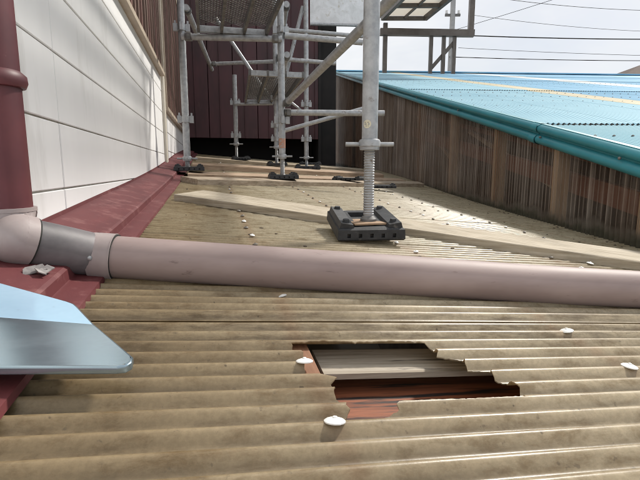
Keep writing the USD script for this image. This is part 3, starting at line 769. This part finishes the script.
# rounded front lip following the outline
lip = []
out_pts = np.array(outline[:-1])
E1 = np.array([hz(x, y, plate_h(x, y)) for x, y in out_pts])
cen = np.array([-0.25, 0.56])
prof_l = [(0.0, 0.0), (0.0018, -0.0006), (0.0026, -0.0018), (0.0028, -0.0066), (0.0018, -0.0080), (-0.004, -0.0083)]
dd = np.gradient(out_pts, axis=0); dd /= np.linalg.norm(dd, axis=1, keepdims=True)
nn = np.stack([dd[:, 1], -dd[:, 0]], 1)
if (nn[4] @ (out_pts[4] - cen)) < 0:
    nn = -nn
G = np.stack([np.stack([E1[:, 0] + nn[:, 0] * a, E1[:, 1] + nn[:, 1] * a, E1[:, 2] + b - 0.00005], 1) for a, b in prof_l])
gl = grid(G[..., 0], G[..., 1], G[..., 2])
gl.faces = gl.faces[:, ::-1]
obj('folded_lip', gl, plate_dim_reflection, pl, 50)
obj('bracket', cat_([box(-0.345, -0.325, 0.56, 0.66, rz(-0.33, 0.55) + 0.046, rz(-0.33, 0.55) + 0.0535)]), galv_dark, pl, False)

# scrap lying on the flashing behind the plate
sc = []
for (x, y, a_, s) in ((-0.262, 0.752, 0.4, 0.016), (-0.247, 0.757, 1.2, 0.012), (-0.252, 0.744, 2.1, 0.011), (-0.270, 0.758, 0.1, 0.009)):
    z = rz(x, y) + 0.043
    u_ = np.array([math.cos(a_), math.sin(a_), 0.12]) * s; v_ = np.array([-math.sin(a_), math.cos(a_), 0.5]) * s * 0.5
    c = np.array([x, y, z + 0.004])
    sc.append(hexa([c - u_ - v_, c + u_ - v_ * .6, c + u_ * .7 + v_, c - u_ * .9 + v_ * .8], [c - u_ - v_ + (0, 0, .0015), c + u_ - v_ * .6 + (0, 0, .0015), c + u_ * .7 + v_ + (0, 0, .002), c - u_ * .9 + v_ * .8 + (0, 0, .0015)]))
o = obj('torn_scrap', cat_(sc), tissue, None, False)
tag(o, 'small torn grey scrap lying on red flashing between pipe and plate', 'scrap')

# ------------------------------------------------------------------ planks
def plank(label, fl_, fr_, br_, bl_, h0, h1, mat, crack_=False):
    """corner points (x, y) front-left, front-right, back-right, back-left; h0..h1 above the roof"""
    n = 26
    t = np.linspace(0, 1, n)[:, None]
    fl_, fr_, br_, bl_ = (np.array(q, float) for q in (fl_, fr_, br_, bl_))
    fr = fl_ + (fr_ - fl_) * t
    bk = bl_ + (br_ - bl_) * t
    sag = 0.0025 * np.sin(t[:, 0] * 9) * 0.6
    wob = 0.0016 * (meshkit.noise(np.stack([t[:, 0] * 22, t[:, 0] * 0, t[:, 0] * 0], -1), 11) - 0.5)
    ch = 0.0025

    def lift(p, h):
        return np.column_stack([p, rz(p[:, 0], p[:, 1]) + h])
    d_ = (bk - fr) / np.linalg.norm(bk - fr, axis=1, keepdims=True)
    R = [lift(fr - d_ * wob[:, None], h0 + sag), lift(fr - d_ * wob[:, None], h1 - ch + sag), lift(fr + d_ * ch, h1 + sag), lift(fr + (bk - fr) * 0.35, h1 + sag + wob), lift(fr + (bk - fr) * 0.7, h1 + sag - wob), lift(bk - d_ * ch, h1 + sag), lift(bk, h1 - ch + sag), lift(bk, h0 + sag)]
    R = np.stack(R)      # ring x length
    m = len(R)
    v = R.transpose(1, 0, 2).reshape(-1, 3)
    f = []
    for i in range(n - 1):
        for j in range(m):
            a, b = i * m + j, i * m + (j + 1) % m
            f += [[a, b, b + m], [a, b + m, a + m]]
    for j in range(1, m - 1):
        f.append([0, j + 1, j])
        f.append([(n - 1) * m, (n - 1) * m + j, (n - 1) * m + j + 1])
    me = trimesh.Trimesh(v, np.array(f), process=False)
    me.fix_normals()
    o = obj('wooden_plank', me, mat, None, 20)
    tag(o, label, 'plank')


wood = [plank_mat('plank_wood_%s' % n, c1, c2, a_) for n, c1, c2, a_ in (('pale', (0.37, 0.315, 0.235), (0.53, 0.475, 0.385), -0.62), ('tan', (0.35, 0.28, 0.205), (0.48, 0.40, 0.31), 0.33),
        ('grey', (0.30, 0.24, 0.17), (0.44, 0.37, 0.28), 0.2), ('pink', (0.36, 0.255, 0.175), (0.47, 0.36, 0.26), 0.3))]
plank('long pale plank slanting from the flashing to the right foreground, under the nearest post', (-0.158, 2.05), (1.62, 0.775), (1.74, 0.975), (-0.037, 2.318), 0.006, 0.034, wood[0])
plank('tan plank second from the front, under the orange-marked scaffold post', (-0.080, 2.857), (2.00, 4.13), (2.04, 4.36), (-0.185, 2.985), 0.006, 0.040, wood[1])
plank('wide plank right behind the second plank, in its shade', (-0.155, 3.25), (1.93, 4.40), (1.95, 4.62), (-0.155, 3.50), 0.006, 0.036, wood[3])
plank('third plank row across the roof, starting beside the left scaffold post', (-0.155, 4.07), (1.84, 4.80), (1.90, 5.06), (-0.155, 4.32), 0.006, 0.048, wood[3])
plank('farthest plank lying across the roof near the dark gap', (-0.155, 5.05), (1.88, 5.55), (1.90, 5.80), (-0.155, 5.30), 0.006, 0.046, wood[2])
plank('short loose board on the roof between the third and the farthest plank', (0.10, 4.55), (1.78, 5.18), (1.74, 5.36), (0.06, 4.73), 0.006, 0.030, wood[2])

# ------------------------------------------------------------------ scaffold: pads, posts, pipes, decks
def rot_about(m, ang, axis, c):
    m.apply_transform(trimesh.transformations.rotation_matrix(ang, axis, c))
    return m


def to_tm(man):
    m = man.to_mesh()
    return trimesh.Trimesh(np.array(m.vert_properties[:, :3], float), np.array(m.tri_verts), process=False)


def pad_mesh(cx, cy, z, w, d, h, rot=0.0, tilt=0.0):
    """rubber foot block: raised cheeks left and right, a sunk tray between"""
    b = manifold3d.Manifold.hull_points(np.array([(sx * (w / 2 - i), sy * (d / 2 - i), zz) for sx in (-1, 1) for sy in (-1, 1) for zz, i in ((0, 0.004), (0.005, 0), (h * 0.72, 0.002), (h * 0.80, 0.008))]))
    for s in (-1, 1):
        ch = manifold3d.Manifold.hull_points(np.array([(s * x, y, zz) for x, zz in ((w / 2 - 0.004, h * 0.6), (w / 2 - 0.012, h * 1.15), (w / 2 - 0.048, h * 1.02), (w / 2 - 0.054, h * 0.6)) for y in (-d / 2 + 0.012, d / 2 - 0.012)]))
        b = b + ch
        for sy in (-1, 1):
            b = b + manifold3d.Manifold.cylinder(h * 0.22, 0.011, 0.009, 12).translate((s * (w / 2 - 0.03), sy * (d / 2 - 0.04), h * 1.05))
    tray = manifold3d.Manifold.cube((w - 0.13, d - 0.10, h), True).translate((0, 0.012, h * 1.0))
    b = b - tray
    for k in range(-2, 3):
        b = b - manifold3d.Manifold.cube((0.010, 0.02, 0.012), True).translate((k * w / 6, -d / 2, h * 0.35))
    m = to_tm(b)
    m.apply_transform(trimesh.transformations.rotation_matrix(tilt, (1, 0, 0)))
    m.apply_transform(trimesh.transformations.rotation_matrix(rot, (0, 0, 1)))
    m.apply_translation((cx, cy, z))
    return m


def base_pad(label, cx, cy, h_roof, w=0.20, d=0.20, h=0.042, rot=0.0, tilt=0.0):
    z = float(rz(cx, cy)) + h_roof
    o = obj('base_pad', pad_mesh(cx, cy, z, w, d, h, rot, tilt), rubber, None, 25)
    tag(o, label, 'base pad', 'black rubber pads under and around the scaffold feet')
    return z


def coupler(parent, x, y, z, mat=None, s=1.0):
    r = 0.0243
    parts = [lathe([(r, -0.022), (r + 0.006, -0.020), (r + 0.006, 0.020), (r, 0.022)], 16, (x, y, z))]
    for dx, dy in ((1, 0), (-1, 0), (0, 1), (0, -1)):
        c = np.array([x + dx * (r + 0.018), y + dy * (r + 0.018), z])
        wx_, wy_ = (0.014, 0.011) if dx else (0.011, 0.014)
        parts.append(box(c[0] - wx_ , c[0] + wx_, c[1] - wy_, c[1] + wy_, z - 0.025 * s, z + 0.025 * s))
        parts.append(box(c[0] - wx_ * .45, c[0] + wx_ * .45, c[1] - wy_ * .45, c[1] + wy_ * .45, z + 0.025 * s, z + 0.045 * s))
    obj('coupler', cat_(parts), mat or galv, parent, 30)


def jack(parent, x, y, z0, znut, plate=True):
    """threaded jack from base plate at z0 up to the nut at znut"""
    zz = np.arange(z0 + 0.004, znut, 0.0012 * 2.2)
    n = len(zz)
    prof_ = [(0.0172 if i % 3 == 0 else 0.0152 if i % 3 == 1 else 0.0158, z) for i, z in enumerate(zz)]
    obj('threaded_rod', lathe(prof_, 18, (x, y, 0)), galv, parent, False)
    if plate:
        obj('foot_plate', cat_([box(x - 0.065, x + 0.065, y - 0.065, y + 0.065, z0, z0 + 0.005)]), rust, parent, False)
        obj('foot_boss', lathe([(0.026, z0 + 0.005), (0.026, z0 + 0.012), (0.0175, z0 + 0.022)], 14, (x, y, 0)), galv_dark, parent, 30)
    obj('jack_nut', lathe([(0.020, znut - 0.012), (0.030, znut - 0.011), (0.031, znut - 0.002), (0.0335, znut), (0.0335, znut + 0.014), (0.030, znut + 0.020), (0.0245, znut + 0.022)], 20, (x, y, 0)), galv, parent, 35)
    a_ = 0.0
    p = np.array([x, y, znut + 0.006])
    d_ = np.array([0.974, -0.228, 0.0])
    for sg in (-1, 1):
        obj('jack_handle', tube([p + sg * d_ * 0.074, p + sg * d_ * 0.03], 0.0066, 10), galv, parent, 40)


def post(label, x, y, z0, znut, ztop_, couplers=(), r=0.0243):
    t = thing('scaffold_post', label, 'scaffold post', (x, y, z0), 'upright scaffold posts on jack bases')
    jack(t, x, y, z0, znut)
    obj('tube', tube([(x, y, znut + 0.004), (x, y, ztop_)], r, 24), galv, t, 40)
    for zc in couplers:
        coupler(t, x, y, zc)
    return t


# nearest post
MX, MY = 0.478, 1.372
zp = base_pad('largest black rubber pad in the foreground, under the threaded post foot', 0.472, 1.405, 0.030, 0.205, 0.26, 0.046, -0.12, 0.13)
mp = post('nearest thick steel post with long bare threaded foot and round sticker', MX, MY, zp + 0.027, 0.322, 3.2, (1.35,))
# round sticker on the near face
zc = 0.387
ang0 = math.atan2(-MY, -MX)
st = []
for rr in (1,):
    u = np.linspace(0, 2 * np.pi, 25)[:-1]
    rad = 0.0125
    ring_ = np.stack([rad * np.cos(u), rad * np.sin(u)], 1)
    pts3 = [(MX + 0.0248 * math.cos(ang0 - 0.35 + a / 0.0248), MY + 0.0248 * math.sin(ang0 - 0.35 + a / 0.0248), zc + b) for a, b in np.vstack([[0, 0], ring_])]
    fs = [[0, 1 + i, 1 + (i + 1) % 24] for i in range(24)]
    me = trimesh.Trimesh(np.array(pts3), np.array(fs), process=False)
    obj('sticker', me, paper, mp, True)
marks = []
for (a, b, wa, wb) in ((-0.006, 0.005, 0.005, 0.0016), (0.003, 0.005, 0.004, 0.0016), (-0.004, 0.0, 0.006, 0.0014), (0.005, -0.0005, 0.003, 0.0014), (-0.003, -0.0055, 0.005, 0.0014), (0.004, -0.0055, 0.003, 0.0014)):
    q = [(a - wa / 2, b - wb / 2), (a + wa / 2, b - wb / 2), (a + wa / 2, b + wb / 2), (a - wa / 2, b + wb / 2)]
    p3 = [(MX + 0.0251 * math.cos(ang0 - 0.35 + s / 0.0248), MY + 0.0251 * math.sin(ang0 - 0.35 + s / 0.0248), zc + t) for s, t in q]
    marks.append(trimesh.Trimesh(np.array(p3), np.array([[0, 1, 2], [0, 2, 3]]), process=False))
obj('sticker_print', cat_(marks), paper_mark, mp, False)

# second row post, orange mark
zp = base_pad('rubber pad on the second plank under the orange-marked post', 0.515, 3.40, 0.041, 0.21, 0.21, 0.040, -0.05)
p2 = post('middle steel post with faded orange paint mark, standing on the second plank', 0.515, 3.42, zp + 0.016, 0.335, 3.2, (0.60, 1.22))
orange = M('faded_orange_paint', (0.42, 0.20, 0.13), (0.50, 0.30, 0.22), rough=0.6, scale=40, spots=(0.36, 0.34, 0.33), spot_scale=50, spot_at=(0.5, 0.58))
obj('paint_mark', tube([(0.515, 3.42, 0.40), (0.515, 3.42, 0.47)], 0.0247, 24, cap=False), orange, p2, 40)
# left post by the wall
zp = base_pad('rubber pad at the edge of the red flashing under the left post', -0.155, 3.50, 0.037, 0.21, 0.24, 0.040, 0.05)
post('left steel post beside the white wall, foot on the flashing edge', -0.165, 3.52, zp + 0.016, 0.318, 3.2, (0.60, 1.22))
# posts farther back
zp = base_pad('rubber pad deep at the back in the dark gap, left of centre', 0.33, 5.32, 0.048, 0.19, 0.20, 0.035, 0.1)
post('thin post with a free top end in front of the maroon boards', 0.29, 5.42, zp + 0.014, 0.52, 1.28, (0.62, 0.98))
zp = base_pad('rubber pad half hidden behind the orange-marked post', 0.69, 4.98, 0.034, 0.20, 0.20, 0.038, 0.0)
post('post half hidden directly behind the orange-marked post', 0.685, 4.95, zp + 0.015, 0.47, 3.2, (0.56, 0.70, 0.98))
zp = base_pad('thick rubber pad under the far right post', 1.00, 4.86, 0.032, 0.26, 0.22, 0.045, -0.12)
base_pad('second rubber pad stacked crooked on the one under the far right post', 1.06, 4.99, 0.075, 0.24, 0.10, 0.030, -0.25)
post('far right post with a small corner brace, left of the brown corrugated wall', 1.005, 4.93, zp + 0.016, 0.36, 3.2, (0.56, 0.92))
# loose pads behind the nearest post
base_pad('loose flat rubber pad behind the nearest post, left one of two', 1.13, 3.76, 0.043, 0.26, 0.12, 0.030, -0.75)
base_pad('loose ribbed rubber pad behind the nearest post, right one of two', 1.30, 3.42, 0.030, 0.22, 0.10, 0.030, -0.35)


def pipe_thing(name, label, cat, pts, r, mat=galv, clamps=(), group=None):
    t = thing(name, label, cat, pts[0], group)
    obj('tube', tube(pts, r, 18), mat, t, 40)
    for p, q in clamps:
        p = np.array(p, float)
        d_ = np.array(q, float); d_ /= np.linalg.norm(d_)
        obj('clamp', cat_([tube([p - d_ * 0.022, p + d_ * 0.022], r + 0.007, 14), box(p[0] - 0.012, p[0] + 0.012, p[1] - 0.03, p[1] + 0.03, p[2] - 0.02, p[2] + 0.02)]), galv_dark, t, 30)
    return t


PB = np.array([0.545, 3.41, 0.715]); PT = np.array([0.700, 1.750, 0.900])
dv = PT - PB
pipe_thing('diagonal_brace', 'thick diagonal brace pipe rising from the middle post past the nearest post', 'brace', [PB, PT + dv * 0.35], 0.0230, galv, ((PB + dv * 0.03, dv),))
pipe_thing('ledger_pipe', 'horizontal pipe from the middle post to behind the nearest post', 'pipe', [(0.54, 3.42, 0.655), (1.26, 3.30, 0.655)], 0.0213, galv, (((0.56, 3.417, 0.655), (1, -0.15, 0)),))
pipe_thing('thin_brace', 'thin diagonal brace below the horizontal pipe, rising to the right', 'brace', [(0.55, 3.53, 0.535), (1.25, 3.50, 0.735)], 0.016, galv)
pipe_thing('corner_brace', 'short pale corner brace beside the far right post', 'brace', [(0.72, 4.94, 1.03), (0.99, 4.93, 0.83)], 0.012, galv)
pipe_thing('cross_pipe', 'horizontal cross pipe under the near deck end, left post to middle post', 'pipe', [(-0.165, 3.47, 1.148), (0.515, 3.37, 1.148)], 0.0213, galv, (((-0.12, 3.463, 1.148), (1, -.15, 0)), ((0.47, 3.377, 1.148), (1, -.15, 0))))
pipe_thing('cross_pipe', 'horizontal cross pipe running right from the middle post at deck height', 'pipe', [(0.54, 3.40, 1.18), (1.10, 3.35, 1.155)], 0.0213, galv)
pipe_thing('cross_pipe', 'small cross pipe carrying the far deck end, from thin post to half hidden post', 'pipe', [(0.29, 5.36, 0.955), (0.685, 5.22, 0.955)], 0.0150, galv)
pipe_thing('cross_pipe', 'upper back cross pipe between half hidden post and far right post', 'pipe', [(0.70, 4.95, 1.66), (1.60, 4.86, 1.62)], 0.0213, galv)


def deck(label, x0, x1, y0, y1, z, shift=0.0, nrail=4):
    t = thing('scaffold_deck', label, 'scaffold deck', ((x0 + x1) / 2, y0, z))
    S = lambda y: shift * (y - y0) / (y1 - y0)
    xs_ = np.linspace(x0, x1, nrail)
    for xr in xs_:
        obj('rail', bar((xr + S(y0), y0, z), (xr + S(y1), y1, z), 0.018, 0.045), galv_dark, t, False)
    for yy in (y0 + 0.02, y1 - 0.02):
        obj('end_bar', bar((x0 + S(yy) - 0.01, yy, z - 0.002), (x1 + S(yy) + 0.01, yy, z - 0.002), 0.035, 0.040), galv, t, False)
    for i in range(nrail - 1):
        a_, b_ = xs_[i] + 0.010, xs_[i + 1] - 0.010
        w = b_ - a_
        bits = []
        st_ = 0.034
        rise = w * 1.0
        for k in range(int((y1 - y0 - 0.06) / st_)):
            ya = y0 + 0.03 + k * st_
            yb = ya + rise
            if yb < y1 - 0.03:
                bits.append(bar((a_ + S(ya), ya, z + 0.018), (b_ + S(yb), yb, z + 0.018), 0.0065, 0.0022))
                bits.append(bar((b_ + S(ya), ya, z + 0.0195), (a_ + S(yb), yb, z + 0.0195), 0.0065, 0.0022))
        obj('mesh_panel', cat_(bits), galv_dark, t, False)
    return t


for lab, a_, b_, rr in (('guard rail pipe above the far deck, from middle post to half hidden post', (0.56, 3.43, 1.40), (0.73, 4.96, 1.40), 0.0213),
        ('lower guard rail pipe from the middle post back to the half hidden post', (0.56, 3.43, 1.06), (0.73, 4.96, 1.06), 0.0213),
        ('guard rail pipe along the left side of the scaffold above the far deck', (-0.13, 3.53, 1.36), (0.05, 5.6, 1.36), 0.0213),
        ('slanting back brace crossing behind the guard rails', (0.70, 4.98, 0.85), (0.98, 4.96, 1.9), 0.0190),
        ('second slanting back brace leaning left in front of the maroon boards', (0.60, 5.0, 1.02), (0.10, 5.05, 1.75), 0.0190),
        ('cross pipe between half hidden post and far right post below the upper one', (0.70, 4.90, 1.36), (1.30, 4.84, 1.33), 0.0213),
        ('cross pipe from the thin free-topped post to the half hidden post', (0.05, 5.30, 1.36), (0.72, 5.02, 1.36), 0.0190)):
    pipe_thing('scaffold_pipe', lab, 'pipe', [a_, b_], rr, galv, ((np.array(a_) + (np.array(b_) - np.array(a_)) * 0.03, np.array(b_) - np.array(a_)),))
deck('near scaffold deck of expanded metal mesh overhead, between left and middle posts', -0.03, 0.43, 1.25, 3.44, 1.195, -0.02)
deck('far scaffold deck of metal mesh low over the back, in front of the maroon boards', 0.32, 0.74, 3.75, 5.36, 0.99, 0.08)
deck('upper scaffold deck high at the back above the far deck', -0.02, 0.62, 3.7, 5.4, 2.28, 0.05)

# white sheet hanging at the back, above the end wall
ws = thing('white_sheet_panel', 'mottled white sheet hung behind the scaffold at the top centre', 'sheet', (2.0, 7.0, 2.35))
X, Z = np.meshgrid(np.linspace(1.50, 2.45, 30), np.linspace(2.34, 4.6, 40))
Y = 7.05 - 0.15 * (X - 1.5) + 0.035 * (meshkit.fbm(np.stack([X * 2.2, Z * 1.7, X * 0], -1), 3, 4) - 0.5)
obj('sheet', grid(X, Y, Z), white_sheet, ws, True)
obj('edge_pipe', tube([(1.5, 7.03, 2.35), (2.45, 6.89, 2.35)], 0.022, 12), galv, ws, 40)

# ------------------------------------------------------------------ brown terrace frame behind, on the ridge side
F2 = np.array([math.sin(math.radians(YAW)), math.cos(math.radians(YAW)), 0.0])
R2 = np.array([F2[1], -F2[0], 0.0])


def FP(depth, right, z):
    return F2 * depth + R2 * right + np.array([0, 0, z])


tf = thing('terrace_frame', 'brown steel terrace frame with milky roof panels, behind the blue roof', 'terrace', FP(13.8, 3.2, 0.0))
for (r_, za, zb, w) in ((4.27, 4.0, 6.2, 0.14), (3.16, 2.9, 3.93, 0.10), (3.52, 2.9, 3.93, 0.10), (3.82, 2.9, 3.93, 0.10), (1.85, -2.6, 4.3, 0.12)):
    p = FP(13.8, r_, 0)
    obj('post', bar(p + (0, 0, za), p + (0, 0, zb), w, w, up=F2), frame_brown, tf, False)
obj('beam', bar(FP(13.78, 1.70, 4.06), FP(13.78, 4.36, 4.02), 0.16, 0.18), frame_brown, tf, False)
obj('diagonal', bar(FP(13.82, 3.16, 3.05), FP(13.82, 3.82, 3.80), 0.08, 0.10), frame_brown, tf, False)
q = [FP(13.7, 1.75, 4.40), FP(13.7, 2.95, 4.40), FP(10.6, 3.75, 4.62), FP(10.6, 2.55, 4.62)]
L_ = lambda a, b, t: a + (b - a) * t
for t in (0.0, 0.27, 0.54, 0.81, 1.0):
    obj('rafter', bar(L_(q[0], q[3], t), L_(q[1], q[2], t), 0.09, 0.10), frame_brown, tf, False)
for s in (0.0, 0.5, 1.0):
    obj('edge_beam', bar(L_(q[0], q[1], s) + (0, 0, .004), L_(q[3], q[2], s) + (0, 0, .004), 0.10 if s != .5 else 0.04, 0.13 if s != .5 else 0.06), frame_brown, tf, False)
for t0, t1 in ((0, 0.27), (0.27, 0.54), (0.54, 0.81), (0.81, 1.0)):
    a_, b_, c_, d_ = L_(q[0], q[3], t0), L_(q[1], q[2], t0), L_(q[1], q[2], t1), L_(q[0], q[3], t1)
    u = np.array([0, 0, 0.07])
    m = hexa([p + u for p in (a_, b_, c_, d_)], [p + u + (0, 0, 0.006) for p in (a_, b_, c_, d_)])
    m.fix_normals()
    obj('milky_panel', m, milky, tf, False)
# ------------------------------------------------------------------ utility pole, wires, far house
pp = FP(22.5, 6.1, 0)
up = thing('utility_pole', 'grey utility pole with stacked insulators behind the terrace frame', 'utility pole', (pp[0], pp[1], -2.6))
obj('pole', tube([pp + (0, 0, -2.6), pp + (0, 0, 10.5)], [0.17, 0.10], 14), concrete, up, 40)
for z, (ra, rb) in ((6.3, (-0.35, 0.35)), (7.2, (-0.35, 0.35)), (8.25, (-0.9, 1.7))):
    arm = obj('cross_arm', bar(pp + R2 * ra + (0, 0, z), pp + R2 * rb + (0, 0, z), 0.08, 0.10), galv_dark, up, False)
    for r_ in ((-0.28, 0.28) if rb < 1 else (-0.7, -0.3, 0.5, 1.1, 1.55)):
        c = pp + R2 * r_ + (0, 0, z + 0.05)
        obj('insulator', lathe([(0.03, 0), (0.07, 0.03), (0.04, 0.06), (0.07, 0.09), (0.04, 0.12), (0.06, 0.15), (0.0, 0.18)], 10, c), white_siding, arm, 40)


def pix_ray(px, py):
    c, s = math.cos(math.radians(PITCH)), math.sin(math.radians(PITCH))
    u, v = (px - 320) / 460.0, (240 - py) / 460.0
    return F2 * (c + s * v) + R2 * u + np.array([0, 0, -s + c * v])


def wire(label, a, b, sag, r, mat, cat='wire'):
    t = np.linspace(0, 1, 24)[:, None]
    p = np.array(a) + (np.array(b) - np.array(a)) * t
    p[:, 2] -= sag * 4 * (t * (1 - t))[:, 0]
    o = obj('overhead_wire', tube(p, r, 6), mat, None, 40)
    tag(o, label, cat, 'overhead wires')


# each wire runs from the pole to a far span on the right
def WP(depth, right, z):
    return FP(depth, right, z)


wire('faint overhead wire rising steeply to the top right corner', WP(22.4, 5.0, 6.2), WP(16, 13.5, 7.6), 0.10, 0.010, wire_grey)
wire('topmost level overhead wire crossing the sky', WP(22.4, 6.6, 8.1), WP(26, 22.5, 8.6), 0.35, 0.012, wire_grey)
wire('faint second overhead wire below the topmost one', WP(22.4, 6.8, 7.2), WP(27, 22.5, 7.7), 0.25, 0.010, wire_grey)
wire('thickest dark overhead cable across the right sky', WP(22.4, 7.0, 6.28), WP(24, 22.0, 6.6), 0.10, 0.024, wire_mat)
wire('lowest overhead wire just above the blue roof ridge', WP(22.4, 6.0, 5.35), WP(25, 22.5, 5.8), 0.10, 0.017, wire_mat)
wire('lower thin overhead wire sagging under the thick cable', WP(22.4, 6.4, 5.75), WP(23, 22.5, 5.45), 0.10, 0.010, wire_grey)

hc = FP(31, 22.5, 0)
fh = thing('far_house', 'far house with brown hipped roof peeping over the blue ridge at right edge', 'house', (hc[0], hc[1], -2.6))
B = lambda r, d, z: FP(31 + d, 22.5 + r, z)
w_ = hexa([B(-2.6, 0, -2.6), B(8, 0, -2.6), B(8, 7, -2.6), B(-2.6, 7, -2.6)], [B(-2.6, 0, 6.1), B(8, 0, 6.1), B(8, 7, 6.1), B(-2.6, 7, 6.1)])
w_.fix_normals()
obj('wall', w_, white_siding, fh, False)
v = np.array([B(-3.2, -.6, 6.1), B(8.6, -.6, 6.1), B(8.6, 7.6, 6.1), B(-3.2, 7.6, 6.1), B(0.6, 3.5, 7.6), B(4.8, 3.5, 7.6)])
r_m = trimesh.Trimesh(v, np.array([[0, 1, 5], [0, 5, 4], [1, 2, 5], [2, 3, 4], [2, 4, 5], [3, 0, 4], [0, 2, 1], [0, 3, 2]]), process=False)
r_m.fix_normals()
rf = obj('roof', r_m, house_roof, fh, False)

# ------------------------------------------------------------------ small dirt on the roof
bits = []
for i in range(150):
    y = rng.uniform(0.72, 4.6)
    x = rng.uniform(-0.15, wx(y) - 0.04)
    if i < 45:
        y = rng.uniform(1.4, 4.2); x = wx(y) - rng.uniform(0.02, 0.10)
    s = rng.uniform(0.002, 0.0055)
    m = trimesh.creation.icosphere(0, s)
    m.vertices *= np.array([1.6, 1.0, 0.5])
    m.apply_transform(trimesh.transformations.rotation_matrix(rng.uniform(0, 6), (0, 0, 1)))
    m.apply_translation((x, y, rz(x, y) + 0.0075))
    bits.append(m)
o = obj('dry_litter', cat_(bits), dirt_mat, None, False, kind='stuff')
tag(o, 'scattered dry leaf bits and grit on the corrugated roof', 'litter')

for p in stage.Traverse():
    if p.GetCustomDataByKey('_loc') is not None:
        p.ClearCustomDataByKey('_loc')
